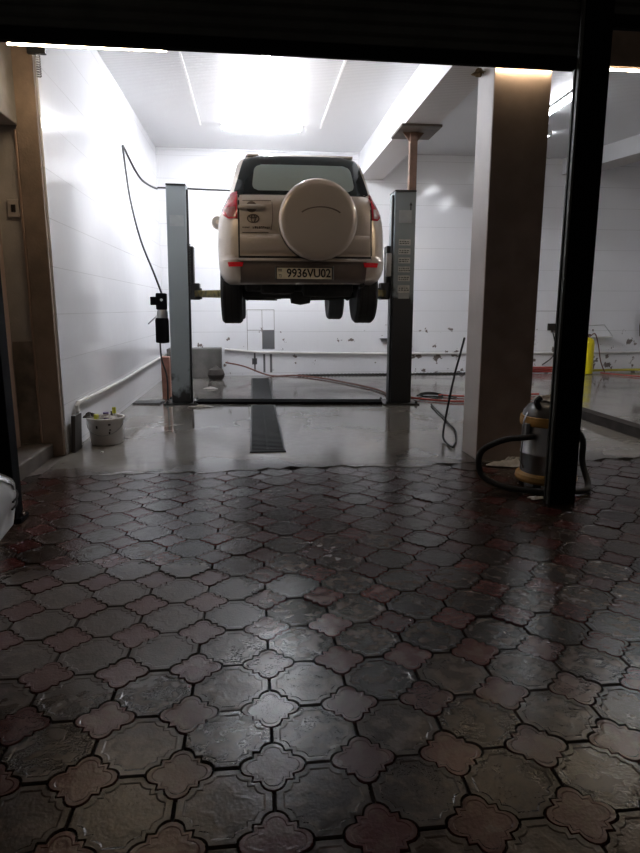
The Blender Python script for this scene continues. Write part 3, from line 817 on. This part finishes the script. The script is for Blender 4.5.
for sgn in (-1, 1):
    sa = MB().tube([(OX + sgn * .20, OY + .95, OZ + .22), (OX + sgn * .45, OY + .90, OZ + .205), (OX + sgn * .66, OY + .86, OZ + .24)], .030, 8, 3)
    sa.tube([(OX + sgn * .56, OY + 1.35, OZ + .30), (OX + sgn * .60, OY + .95, OZ + .20)], .030, 8)
    sa.build('suspension_arm', M['under'], car, smooth=True)
    MB().tube([(OX + sgn * .60, OY + .90, OZ + .26), (OX + sgn * .57, OY + .92, OZ + .62)], .06, 10).build('spring_damper', M['under'], car, smooth=True)
    sa = MB().tube([(OX + sgn * .15, OY + 3.5, OZ + .24), (OX + sgn * .64, OY + 3.52, OZ + .25)], .04, 8)
    sa.build('front_arm', M['under'], car, smooth=True)
MB().box(OX - .45, OX - .08, OY + .28, OY + .62, OZ + .24, OZ + .34).build('heat_shield', M['under'], car, bevel=.03)

# ------------------------------------------------------------------ two-post lift
def lift_post(x0, x1, y, top, inner, mt, label):
    w = x1 - x0; D = .30
    t = thing('lift_post', label, 'car lift post', ((x0 + x1) / 2, y + D / 2, 0), 'posts of the car lift')
    c = MB().box(x0, x1, y, y + .018, .02, top)
    back = x0 if inner > 0 else x1 - .018
    c.box(back, back + .018, y + .018, y + D, .02, top).box(x0, x1, y + D - .018, y + D, .02, top) if False else c.box(x0, x1, y + .018, y + D, .02, top)
    c.build('column', mt, t, bevel=.012)
    ix = x1 if inner > 0 else x0
    MB().box(min(ix, ix + inner * .025), max(ix, ix + inner * .025), y + .03, y + .09, .02, top - .04).build('guide_flange', M['postdark'], t, bevel=.004)
    bx(x0 - .0, x1 + .0, y - .01, y + D + .01, top, top + .02).build('top_cap', M['postdark'], t, bevel=.004)
    bp = MB().box(x0 - .10, x1 + .10, y - .10, y + D + .10, 0.0, .02); bp.build('base_plate', M['postdark'], t, bevel=.004)
    for bxx in (x0 - .06, x1 + .06):
        for by in (y - .06, y + D + .06):
            MB().lathe([(.02, .02), (.02, .038), (.012, .04), (.012, .055)], (bxx, by, 0), n=6).build('anchor_bolt', M['postdark'], t)
    cz = 1.50
    ca = MB().box(min(ix, ix + inner * .14), max(ix, ix + inner * .14), y + .10, y + D - .02, cz - .08, cz + .14)
    ca.box(min(ix, ix + inner * .07), max(ix, ix + inner * .07), y + .095, y + D - .02, cz + .14, cz + .62)
    cr = ca.build('carriage', M['postdark'], t, bevel=.008)
    for ty, tx_ in ((y - .62, OX - inner * .70), (y + .95, OX - inner * .70)):
        a = Vector((ix + inner * .12, y + .18 + (.05 if ty > y else -.05), cz)); b_ = Vector((tx_, ty, cz))
        mid = a.lerp(b_, .58)
        ar = MB().beam(a, mid, .12, .085); ar.beam(mid - (b_ - a) * .03, b_, .085, .06)
        ao = ar.build('arm', M['olive'], t, bevel=.006)
        MB().lathe([(.03, -.035), (.03, .03), (.06, .03), (.062, .055)], b_, n=20).build('rubber_pad', M['rubber'], ao)
        MB().lathe([(.045, -.07), (.045, .075)], a, n=14).build('pivot_pin', M['postdark'], ao)
    return t
LY, RY = 8.58, 8.26
lp = lift_post(-1.135, -.880, LY, 2.87, 1, M['post'], 'blue-grey lift post left of the raised car, with black motor on its side')
bx(-1.095, -.915, LY - .004, LY, 2.36, 2.50).build('blank_label', M['greysticker'], lp)
# chain and brush-like strip on the inner side
cm = MB()
for k in range(26):
    z = 1.6 + k * .021; cm.box(-.880, -.845 + .006 * (k % 2), LY + .02, LY + .05, z, z + .014)
cm.build('lock_rack', M['postdark'], lp)
rp = lift_post(1.86, 2.145, RY, 2.79, -1, M['post2'], 'grimy lift post right of the raised car, with a column of pale stickers')
bx(1.92, 2.09, RY - .004, RY, 2.40, 2.56).build('sticker', M['greysticker'], rp)
for k, z in enumerate((2.155, 2.04, 1.925, 1.81, 1.695, 1.555)):
    h = .075 if k < 5 else .10
    s = bx(1.925, 2.085, RY - .004, RY, z - h / 2, z + h / 2).build('sticker', M['sticker'], rp)
    q = MB(); random.seed(k)
    for r_ in range(2):
        xx = 1.935
        while xx < 2.065:
            wd = random.uniform(.012, .03); q.box(xx, xx + wd, RY - .0055, RY - .003, z - .02 + r_ * .025, z - .008 + r_ * .025); xx += wd + .012
    q.build('print', M['postdark'], s)
bx(1.935, 2.08, RY - .004, RY, 1.43, 1.50).build('sticker', M['greysticker'], rp)
ar = MB().prism([(2.055, 2.62), (2.075, 2.66), (2.095, 2.62), (2.082, 2.62), (2.082, 2.56), (2.068, 2.56), (2.068, 2.62)], 'y', RY - .003, RY)
ar.build('painted_arrow', M['postdark'], rp)
bx(1.775, 1.85, RY + .03, RY + .10, 1.72, 2.02).build('lock_cover', M['steel'], rp, bevel=.008)
# motor unit on the left post; the post leans a little to the right
pu = MB().box(-1.31, -1.18, LY + .0, LY + .16, 1.28, 1.50).build('motor', M['black'], lp, bevel=.015)
bx(-1.385, -1.31, LY + .02, LY + .12, 1.34, 1.45).build('switch_box', M['black'], pu, bevel=.008)
MB().lathe([(.018, 0), (.018, -.006)], (-1.235, LY, 1.41), 'y', 14).build('badge_disc', M['sticker'], pu)
MB().lathe([(.06, 1.16), (.075, 1.17), (.075, 1.24), (.06, 1.28)], (-1.24, LY + .07, 0), n=20).build('pump_block', M['steel'], lp, smooth=True)
MB().lathe([(.02, .83), (.085, .84), (.09, .86), (.09, 1.14), (.08, 1.17), (.02, 1.175)], (-1.245, LY + .07, 0), n=28).build('oil_tank', M['black'], lp, smooth=True)
MB().tube([(-1.30, LY + .0, 1.20), (-1.41, LY - .05, 1.09)], .010, 8).build('lowering_lever', M['steel'], lp, smooth=True)
MB().tube([(-1.28, LY + .07, .84), (-1.26, LY + .02, .62), (-1.19, LY - .03, .38), (-1.185, LY - .04, .06)], .012, 8, 6).build('oil_hose', M['rubber'], lp, smooth=True)
lp.rotation_euler = (0, math.radians(.8), 0)
# floor cover between the posts
cv = MB(); a, b_ = Vector((-.80, LY + .12, .020)), Vector((1.76, RY + .12, .020))
cv.beam(a, b_, .30, .034); tag(cv.build('floor_cover', M['black'], origin=(.48, 8.54, .003), bevel=.006), 'low black steel cover plate on the floor between the two lift posts', 'cover plate')
cv = MB().beam((-1.66, LY + .17, .012), (-1.29, LY + .13, .012), .30, .016)
tag(cv.build('steel_strip', M['postdark'], origin=(-1.46, LY + .15, .003)), 'thin black steel strip on the floor between left wall and lift post', 'steel strip')
# rusty prop with plate behind the right post
rpz = thing('support_prop', 'rusty steel prop with a square plate rising behind the right lift post to the beam', 'prop', (2.235, 8.88, 0))
MB().box(2.185, 2.29, 8.83, 8.93, .003, 3.67).build('post', M['rust'], rpz, bevel=.008)
MB().box(2.00, 2.55, 8.56, 9.22, 3.67, 3.70).build('head_plate', M['rustplate'], rpz)
MB().prism([(2.09, 3.67), (2.185, 3.67), (2.185, 3.55)], 'y', 8.87, 8.885).build('gusset', M['rust'], rpz)
MB().prism([(2.29, 3.67), (2.385, 3.67), (2.29, 3.55)], 'y', 8.87, 8.885).build('gusset', M['rust'], rpz)
MB().box(2.15, 2.33, 8.79, 8.97, .003, .018).build('foot_plate', M['rust'], rpz)

# ------------------------------------------------------------------ drains
X0, X1 = -.035, .255
def grate(y0, y1, label):
    dn = thing('drain_grate', label, 'drain', (.1, (y0 + y1) / 2, .003), 'floor grates under the car')
    fr_ = MB().box(X0 - .02, X1 + .02, y0 - .02, y0, .003, .012).box(X0 - .02, X1 + .02, y1, y1 + .02, .003, .012)
    fr_.box(X0 - .02, X0, y0 - .005, y1 + .005, .003, .012).box(X1, X1 + .02, y0 - .005, y1 + .005, .003, .012)
    fr_.build('frame', M['postdark'], dn)
    k_ = MB(); y = y0 + .02
    while y < y1 - .03:
        k_.box(X0, X1, y, y + .030, .004, .010); y += .060
    k_.box(.10, .12, y0, y1, .0035, .0055)
    k_.build('grille', M['postdark'], dn)
    MB().box(X0, X1, y0, y1, .0032, .0038).build('channel', M['gap'], dn)
grate(5.55, 8.30, 'long black floor grate running from the doorway to the cover plate')
grate(8.75, 11.6, 'black floor grate behind the cover plate, toward the back wall')
bd = thing('drain_grate', 'dark toothed drain strip along the foot of the back wall', 'drain', (3, 12.05, .003))
MB().box(.85, 4.6, 11.98, 12.17, .003, .016).build('frame', M['gunk'], bd)
k_ = MB(); x = .87
while x < 4.58: k_.box(x, x + .035, 11.97, 12.13, .016, .03); x += .07
k_.box(.87, 4.58, 12.04, 12.06, .014, .02); k_.build('grille', M['postdark'], bd)

# ------------------------------------------------------------------ pipes, cables, hoses
def cable(name, pts, r, m, label, cat, k=8, n=8):
    P = [Vector(p) for p in pts]
    o = MB().tube(P, r, n, k).build(name, m, origin=P[0], smooth=True)
    return tag(o, label, cat)
pw = MB().tube([(-1.665, 5.95, .02), (-1.665, 5.95, .40), (-1.665, 5.98, .425), (-1.665, 8.0, .40), (-1.665, 10.0, .43), (-1.665, 12.14, .44)], .021, 10)
tag(pw.build('water_pipe', M['pipe'], origin=(-1.665, 6.03, 0), smooth=True), 'white pipe along the left wall, rising behind the bucket', 'pipe')
pb = MB().tube([(-.55, 12.165, .52), (0.1, 12.165, .46), (2, 12.165, .42), (5, 12.165, .40), (8.9, 12.165, .40)], .022, 8)
tag(pb.build('water_pipe', M['pipe'], origin=(3, 12.165, .42), smooth=True), 'thin grey-white pipe along the lower back wall', 'pipe')
cable('power_cable', [(-1.685, 9.04, 3.44), (-1.685, 10.3, 3.28), (-1.685, 11.9, 3.42), (-1.64, 12.18, 3.48), (-.6, 12.185, 3.46), (.3, 12.185, 3.44), (1.2, 12.185, 3.43)], .014, M['postdark'], 'dark cable sagging along left wall corner and across the back wall above the lift', 'cable')
cable('power_cable', [(-1.685, 9.00, 3.44), (-1.66, 9.0, 3.1), (-1.60, 8.9, 2.7), (-1.48, 8.8, 2.2), (-1.31, 8.72, 1.75), (-1.215, 8.66, 1.485)], .014, M['postdark'], 'dark cable hanging from the left wall down to the lift motor', 'cable')
cable('loose_cable', [(1.893, 5.44, 1.04), (1.885, 5.52, .88), (1.875, 5.62, .685), (1.868, 5.78, .325), (1.865, 5.87, .06), (1.845, 5.70, .018), (1.840, 5.50, .018), (1.90, 5.62, .018), (1.98, 5.80, .018), (2.13, 6.29, .018), (2.18, 6.65, .018), (2.26, 7.13, .018), (2.33, 7.7, .018), (2.39, 8.10, .018)], .010, M['rubber'], 'black cable hanging by the column and looping on the wet floor', 'cable', 10)
cable('air_hose', [(-.55, 12.0, .28), (-.2, 12.05, .20), (.3, 12.0, .022), (.8, 11.93, .022), (1.25, 11.4, .022), (1.62, 10.6, .022), (1.95, 9.7, .022), (2.0, 9.0, .022)], .015, M['brownhose'], 'dull red hose curving over the floor under the car toward the right post', 'hose', 10)
cable('air_hose', [(2.27, 8.70, .022), (2.6, 8.40, .022), (2.9, 8.28, .022), (3.4, 8.28, .022), (4.3, 8.5, .022)], .015, M['redhose'], 'red hose on the floor between the right post and column, nearer one', 'hose', 10)
cable('air_hose', [(2.75, 8.95, .022), (3.05, 8.80, .022), (3.5, 8.78, .022), (4.3, 8.9, .022)], .015, M['redhose'], 'red hose on the floor right of the coiled black cord, further one', 'hose', 10)
cable('coiled_cord', [(2.42, 8.95, .02), (2.62, 9.1, .02), (2.82, 9.0, .02), (2.72, 8.8, .02), (2.50, 8.78, .022), (2.46, 8.93, .045), (2.66, 9.03, .05), (2.84, 8.92, .022), (2.95, 8.72, .02)], .012, M['rubber'], 'black cord coiled on the floor right of the right lift post', 'cord', 8)
cable('yellow_hose', [(6.75, 11.98, .05), (7.4, 12.02, .05), (8.3, 12.03, .05), (8.95, 12.0, .04)], .026, M['yellowhose'], 'yellow hose lying along the back wall right of the gas cylinder', 'hose')
cable('red_hose', [(6.95, 11.75, .025), (7.3, 11.1, .022), (7.7, 10.7, .022), (8.4, 10.62, .022), (8.95, 10.6, .022)], .013, M['redhose'], 'thin red hose curving over the floor at right edge', 'hose')
for k in range(3):
    cable('red_hose', [(5.2, 12.05 - .03 * k, .03 + .045 * k), (5.6, 12.08 - .04 * k, .03 + .045 * k), (5.95, 12.03, .035 + .04 * k), (6.3, 12.07 - .03 * k, .03 + .045 * k), (6.5, 12.0, .03 + .04 * k)], .020, M['redhose'], 'red hose on the back wall foot beyond the vacuum, ' + ('lowest', 'middle', 'topmost')[k] + ' of three', 'hose')['group'] = 'red hoses behind the column'
sk = thing('wall_socket', 'small black socket box on the back wall between column and pole', 'socket', (6.06, 12.2, .93))
bx(5.98, 6.14, 12.14, 12.2, .86, 1.0).build('box', M['ink'], sk, bevel=.01)
cable('wall_cable', [(6.08, 12.165, .86), (6.16, 12.17, .6), (6.18, 12.17, .44), (6.10, 12.16, .30), (5.9, 12.14, .16)], .012, M['postdark'], 'grey cord dropping from the black socket box', 'cord')
sh = thing('wall_shelf', 'small white metal shelf on the back wall above the gas cylinder', 'shelf', (7.05, 12.2, .72))
MB().box(6.78, 7.32, 12.02, 12.2, .715, .735).build('board', M['plastic_white'], sh, bevel=.003)
wr = MB().tube([(6.78, 12.03, .735), (6.78, 12.18, .95)], .006, 6).tube([(7.32, 12.03, .735), (7.20, 12.18, .97)], .006, 6).tube([(6.78, 12.18, .95), (7.20, 12.18, .97)], .006, 6)
wr.build('bracket', M['steel'], sh)
sh2 = thing('wall_shelf', 'small wire shelf on the back wall right of the lift post', 'shelf', (2.72, 12.2, .72))
MB().box(2.50, 3.05, 12.05, 12.2, .70, .715).build('board', M['postdark'], sh2)
MB().tube([(3.05, 12.06, .71), (2.92, 12.19, .98)], .006, 6).tube([(2.92, 12.19, .98), (2.60, 12.19, .98)], .006, 6).tube([(2.76, 12.19, .98), (2.80, 12.08, .71)], .005, 6).build('bracket', M['steel'], sh2)
gc = thing('gas_cylinder', 'yellow gas cylinder standing by the back wall right of the black pole', 'gas cylinder', (6.63, 11.75, .003))
MB().lathe([(.10, .003), (.128, .02), (.13, .05), (.13, .60), (.115, .68), (.07, .725), (.03, .735)], (6.63, 11.75, 0), n=32).build('tank', M['yellow'], gc, smooth=True)
MB().lathe([(.028, .73), (.028, .77), (.045, .775), (.045, .80)], (6.63, 11.75, 0), n=12).build('valve', M['rust'], gc)
cable('gas_hose', [(6.675, 11.75, .76), (6.80, 11.80, .80), (6.95, 11.9, .55), (7.02, 11.9, .25), (7.10, 11.85, .022)], .011, M['brownhose'], 'thin brown hose running down from the gas cylinder valve to the floor', 'hose')
tag(MB().lathe([(.02, .72), (.10, .74), (.12, .95), (.10, 1.16), (.03, 1.2)], (8.06, 12.10, 0), n=16).build('hanging_bag', M['ink'], origin=(8.06, 12.1, .72), smooth=True), 'dark bundle hung on the back wall at the right edge', 'bag')
st = MB().box(3.87, 4.02, 4.99, 7.6, .003, .022).box(3.87, 3.885, 4.99, 7.6, .022, .10).box(4.005, 4.02, 4.99, 7.6, .022, .10).box(3.87, 4.02, 4.99, 7.6, .095, .105)
tag(st.build('steel_channel', M['gunk'], origin=(3.95, 6.3, .003)), 'dark steel channel lying lengthwise on the floor right of the pole', 'steel channel')

# ------------------------------------------------------------------ back-left clutter
blk = MB().box(-1.62, -.62, 11.80, BY - .005, .003, .56).build('concrete_block', M['wetconc'], origin=(-1.1, 12, .003), bevel=.012)
tag(blk, 'grey concrete ledge in the back left corner behind the lift post', 'ledge')
bag = MB().lathe([(.03, 0), (.13, .02), (.16, .10), (.13, .19), (.05, .23), (.02, .26)], (-.70, 11.50, .003), n=18)
tag(bag.build('tied_bag', M['wood'], origin=(-.70, 11.5, .003), smooth=True), 'dark tied bag on the floor in front of the concrete ledge', 'bag')
br = MB().box(-1.33, -1.21, 9.05, 9.17, .003, .62).build('clay_block', M['brick'], origin=(-1.27, 9.11, .003), bevel=.01)
tag(br, 'upright reddish clay block behind the left lift post', 'block')
# bare patches and drawn outline on the back wall
pa = MB()
for a in ((.175, .40, .52, .88),): pa.box(a[0], a[1], BY - .006, BY, a[2], a[3])
struct(pa.build('trim_11', M['greyblue_tile']))
pa = MB()
for a in ((-.12, .40, .88, .89), (-.12, .40, 1.27, 1.28), (-.125, -.115, .50, 1.28), (.165, .175, .52, 1.28), (.40, .41, .52, 1.28), (5.62, 5.63, .45, 1.25), (5.62, 6.4, 1.245, 1.25), (6.18, 6.19, 1.0, 1.25)):
    pa.box(a[0], a[1], BY - .004, BY, a[2], a[3])
struct(pa.build('trim_12', M['greyconc']))
pa = MB()
for a in ((.0, .03, .08, .48), (.18, .22, .06, .42), (.31, .355, .06, .42), (-.04, .06, .22, .34)): pa.box(a[0], a[1], BY - .005, BY, a[2], a[3])
struct(pa.build('trim_13', M['greyblue_tile']))

# ------------------------------------------------------------------ bucket and its contents
BX, BYY = -1.452, 6.12
bk = thing('plastic_bucket', 'white plastic bucket full of bottles by the left wall', 'bucket', (BX, BYY, .003))
MB().lathe([(.145, .003), (.152, .01), (.168, .235), (.180, .238), (.180, .262), (.172, .265), (.160, .262), (.146, .03), (.0001, .025)], (BX, BYY, 0), n=36, cap=True).build('pail', M['plastic_white'], bk, smooth=True, angle=50)
hb = [(BX + .176 * math.cos(a), BYY - .06 * 0 + .176 * math.sin(a) * 1.0, .235 - .13 * math.sin(PI * k / 12)) for k, a in enumerate([PI + PI * j / 12 for j in range(13)])]
MB().tube(hb, .004, 6).build('wire_handle', M['steel'], bk)
lb = MB()
for (a, z, da, dz) in ((-1.95, .17, .10, .03), (-1.25, .20, .14, .016), (-1.2, .15, .10, .012), (-1.23, .11, .09, .03)):
    def f(u, v, t): aa = a + da * u; zz = z + dz * v; rr = .152 + (zz - .01) / .225 * .016 + .003 - t * .004; return Vector((BX + rr * math.cos(aa), BYY + rr * math.sin(aa), zz))
    lb.grid(f, 3, 1, .003)
lb.build('stain_mark', M['wood'], bk)
def bottle(x_, y_, z_, h, r, m1, m2, label, lean=(0, 0)):
    t = thing('bottle', label, 'bottle', (x_, y_, z_), 'bottles in the bucket')
    def pt(h0): return Vector((x_ + lean[0] * h0, y_ + lean[1] * h0, z_ + h0))
    prof = [(0, r), (h * .62, r), (h * .75, r * .5), (h * .82, r * .42)]
    o1 = MB(); rings = []
    for hh, rr in prof: c = pt(hh); rings.append([c + Vector((rr * math.cos(2 * PI * k / 14), rr * math.sin(2 * PI * k / 14), 0)) for k in range(14)])
    o1.loft(rings).build('flask', m1, t, smooth=True)
    rings = []
    for hh, rr in ((h * .82, r * .55), (h, r * .55)): c = pt(hh); rings.append([c + Vector((rr * math.cos(2 * PI * k / 14), rr * math.sin(2 * PI * k / 14), 0)) for k in range(14)])
    MB().loft(rings).build('cap', m2, t, smooth=True)
bottle(BX - .075, BYY - .055, .035, .26, .042, M['lime'], M['lime'], 'yellow-green bottle at the left of the bucket')
bottle(BX - .005, BYY + .03, .035, .265, .050, M['purple'], M['purple'], 'purple bottle in the middle of the bucket')
bottle(BX + .085, BYY - .01, .035, .32, .034, M['plastic_white'], M['lime'], 'tall bottle with yellow cap at the right of the bucket')
bottle(BX + .045, BYY + .075, .035, .27, .028, M['ink'], M['ink'], 'slim dark bottle at the back right of the bucket')
def rag(name, c, rx, ry, h, m, label, cat='rag', seed=1, n=18):
    random.seed(seed); ph = [random.uniform(0, 6.28) for _ in range(6)]
    def f(u, v, t):
        a = 2 * PI * u; r_ = v * (1 + .22 * math.sin(3 * a + ph[0]) + .12 * math.sin(5 * a + ph[1]))
        x_, y_ = r_ * rx * math.cos(a), r_ * ry * math.sin(a)
        z = h * (1 - v * v) * (.6 + .4 * math.sin(7 * v + 3 * a + ph[2])) + .25 * h * math.sin(5 * a + 9 * v + ph[3]) * v * (1 - v) + .004
        return Vector((c[0] + x_, c[1] + y_, c[2] + max(.002, z) - t * .0025 * (1 if v < 1 else 1)))
    o = MB().grid(f, n * 2, 8, .003).build(name, m, origin=c, smooth=True, angle=60)
    return tag(o, label, cat)
rag('rag', (BX - .15, BYY - .02, .262), .06, .05, .05, M['ink'], 'dark rag hanging over the left rim of the bucket', seed=4)
rag('rag', (BX + .03, BYY - .07, .264), .075, .05, .035, M['rag'], 'white rag lying among the bottles in the bucket', seed=9)
bdw = MB().box(-1.668, -1.632, 5.70, 5.92, .003, .345, Matrix.Rotation(.06, 3, 'Y')).build('board_offcut', M['wood'], origin=(-1.65, 5.81, .003), bevel=.004)
tag(bdw, 'dark board leaning on the left wall beside the bucket', 'board')

# ------------------------------------------------------------------ vacuum cleaner
VX, VY = 2.125, 4.36
vc = thing('vacuum_cleaner', 'industrial steel vacuum cleaner with dull yellow bands, behind the black pole', 'vacuum cleaner', (VX, VY, 0))
MB().lathe([(.17, .10), (.195, .11), (.20, .13), (.20, .27), (.206, .28), (.206, .295), (.20, .305), (.20, .50), (.195, .52), (.17, .522)], (VX, VY, 0), n=40).build('steel_drum', M['steel'], vc, smooth=True)
bs = MB().lathe([(.18, .045), (.225, .05), (.235, .07), (.228, .105), (.205, .125), (.18, .125)], (VX, VY, 0), n=40).build('base_ring', M['vacyellow'], vc, smooth=True)
for k in range(4):
    a = PI / 4 + PI / 2 * k
    MB().lathe([(.01, -.018), (.035, -.014), (.035, .014), (.01, .018)], (VX + .19 * math.cos(a), VY + .19 * math.sin(a), .036), 'x', 14).build('castor', M['rubber'], bs, smooth=True)
MB().lathe([(.20, .522), (.218, .527), (.222, .55), (.216, .60), (.20, .605)], (VX, VY, 0), n=40).build('yellow_band', M['vacyellow'], vc, smooth=True)
hdm = MB().lathe([(.205, .602), (.195, .64), (.165, .685), (.11, .715), (.04, .725)], (VX, VY, 0), n=40).build('motor_head', M['vacdome'], vc, smooth=True)
MB().tube([(VX - .14, VY - .10, .68), (VX - .16, VY - .10, .735), (VX - .13, VY - .10, .765)], .022, 10, 4).build('carry_handle', M['rubber'], hdm, smooth=True)
MB().tube([(VX - .185, VY - .02, .64), (VX - .235, VY - .06, .56), (VX - .235, VY - .06, .38), (VX - .235, VY - .05, .24), (VX - .20, VY - .03, .16)], .006, 6, 5).build('side_wire', M['steel'], vc)
MB().lathe([(.045, -.005), (.055, .0), (.055, .02)], (VX - .02, VY - .205, .45), 'y', 16).build('inlet', M['rubber'], vc)
MB().box(VX - .232, VX - .20, VY - .10, VY - .05, .46, .55).build('clip', M['steel'], vc, bevel=.004)
hs = MB().tube([(VX - .19, VY - .12, .445), (VX - .26, VY - .16, .45), (VX - .40, VY - .10, .42), (VX - .53, VY - .02, .32), (VX - .56, VY - .02, .20), (VX - .52, VY - .05, .09), (VX - .38, VY - .16, .035), (VX - .18, VY - .27, .030), (VX + .0, VY - .30, .030), (VX + .18, VY - .28, .030), (VX + .27, VY - .15, .05), (VX + .285, VY - .02, .20), (VX + .285, VY + .0, .38), (VX + .22, VY + .05, .50)], .024, 12, 8)
hs.build('suction_hose', M['rubber'], vc, smooth=True)
vc.location = (2.16, 4.27, 0); vc.scale = (.95, .95, .88)
rag('towel', (2.175, 4.26, .642), .12, .11, .05, M['cloth'], 'crumpled pale towel on top of the vacuum cleaner', 'towel', seed=2)
rag('floor_rag', (2.18, 4.86, .006), .20, .12, .06, M['rag'], 'crumpled white rag on the ground between column and vacuum cleaner', seed=5)
rag('paper_scrap', (1.93, 3.93, .004), .06, .035, .012, M['rag'], 'small pale paper scrap in front of the vacuum cleaner', 'litter', seed=8)
rag('paper_scrap', (-.72, 10.2, .006), .10, .06, .03, M['rag'], 'pale crumpled litter on the floor left of the grate, further back', 'litter', seed=11)
rag('paper_scrap', (-.72, 8.28, .006), .15, .07, .025, M['rag'], 'pale crumpled litter on the wet floor just right of the left post', 'litter', seed=12)
tag(MB().lathe([(.014, .003), (.014, .012), (.010, .014)], (-1.40, 5.68, 0), n=12).build('floor_litter', M['plastic_white'], origin=(-1.40, 5.68, .003)), 'tiny white cap on the floor in front of the bucket', 'litter')

# ------------------------------------------------------------------ bits by the lintel
sp = thing('chain_hook', 'small dark coil spring hanging at the top left corner of the opening', 'spring', (-1.64, 5.57, 3.35))
bx(-1.74, -1.60, 5.56, 5.603, 3.29, 3.37).build('bracket', M['postdark'], sp)
co = []
for k in range(90):
    a = 2 * PI * k / 9; co.append((-1.66 + .016 * math.cos(a), 5.57 + .016 * math.sin(a), 3.29 - k * .0020))
MB().tube(co, .005, 5).build('coil', M['steel'], sp)
rag('foam_lump', (1.872, 5.30, 3.17), .05, .06, .05, M['foam'], 'yellowed lump of foam where column meets the lintel', 'foam', seed=6)

# ------------------------------------------------------------------ the white car at the left edge
WX, WY = -1.895, -1.43
CARW = [(.27, .25, 4.05, .74), (.33, .10, 4.26, .82), (.39, .0, 4.37, .86), (.50, .0, 4.40, .87), (.57, .02, 4.36, .87), (.63, .05, 4.22, .86), (.68, .08, 4.0, .845), (.80, .10, 3.55, .82), (.90, .14, 3.10, .79),
        (1.0, .30, 2.85, .75), (1.2, .70, 2.45, .67), (1.34, 1.0, 2.15, .60), (1.40, 1.2, 1.95, .5)]
wc = thing('parked_car', 'white car at the left edge, only its front corner in view', 'car', (WX, WY + 2.2, 0))
wb_ = MB().loft([plan_ring(yr, yf, w, z, (WX, WY, 0), fx=.42, fy=.36) for z, yr, yf, w in CARW]).build('body', M['whitecar'], wc, smooth=True)
cl = []
for yy in (.85, 3.45):
    for sgn in (-1, 1):
        cl.append(MB().lathe([(.36, -.15), (.36, .4)] if sgn > 0 else [(.36, -.4), (.36, .15)], (WX + sgn * .70, WY + yy, .31), 'x', 32).build('arch_cutter', M['gap']))
cut(wb_, cl)
for yy in (.85, 3.45):
    for sgn in (-1, 1): wheel(wc, (WX + sgn * .74, WY + yy, .305), .305, .20, sgn)
def hl(u, v, t):
    z = .54 + .10 * v; yr, yf, w = interp(CARW, z); a = PI / 2 * (.12 + .62 * u)
    return Vector((WX + w - .42 + (.42 + .008 - .016 * t) * math.cos(a), WY + yf - .36 + (.36 + .008 - .016 * t) * math.sin(a), z))
MB().grid(hl, 10, 4, .01).build('headlight', M['headlight'], wc, smooth=True)
for z in (.50, .47):
    pts = []
    yr, yf, w = interp(CARW, z)
    for k in range(11):
        a = PI / 2 * k / 10; pts.append((WX + w - .42 + .424 * math.cos(a), WY + yf - .36 + .364 * math.sin(a), z))
    MB().tube(pts, .005, 6).build('bumper_groove', M['gunk'], wc)
def ws(u, v, t):
    z = .93 + .38 * v; yr, yf, w = interp(CARW, z); x_ = (-1 + 2 * u) * (w - .16)
    return Vector((WX + x_, WY + yf - .10 * (x_ / w) ** 2 + .03 - t * .05, z))
MB().grid(ws, 10, 6, .01).build('windscreen', M['carglass'], wc, smooth=True)

# ------------------------------------------------------------------ camera, world
f_px = 616.0
pit = math.atan(118 / f_px); psi = math.atan(67 / f_px * math.cos(pit))
cam = bpy.data.cameras.new('camera'); co_ = bpy.data.objects.new('camera', cam); COL.objects.link(co_)
cam.sensor_fit = 'VERTICAL'; cam.sensor_height = 36.0; cam.lens = 36.0 * f_px / 853.0
cam.clip_start = .05; cam.clip_end = 100
co_.location = (0, 0, 1.3)
co_.rotation_euler = (PI / 2 - pit, 0, -psi)
scn.camera = co_
w = bpy.data.worlds.new('night'); scn.world = w; w.use_nodes = True
bg = w.node_tree.nodes['Background']; bg.inputs['Color'].default_value = (0.62, 0.56, 0.52, 1); bg.inputs['Strength'].default_value = 0.026
scn.view_settings.view_transform = 'Standard'; scn.view_settings.look = 'None'
scn.view_settings.exposure = 1.05; scn.view_settings.gamma = 1.0; scn.view_settings.use_curve_mapping = False
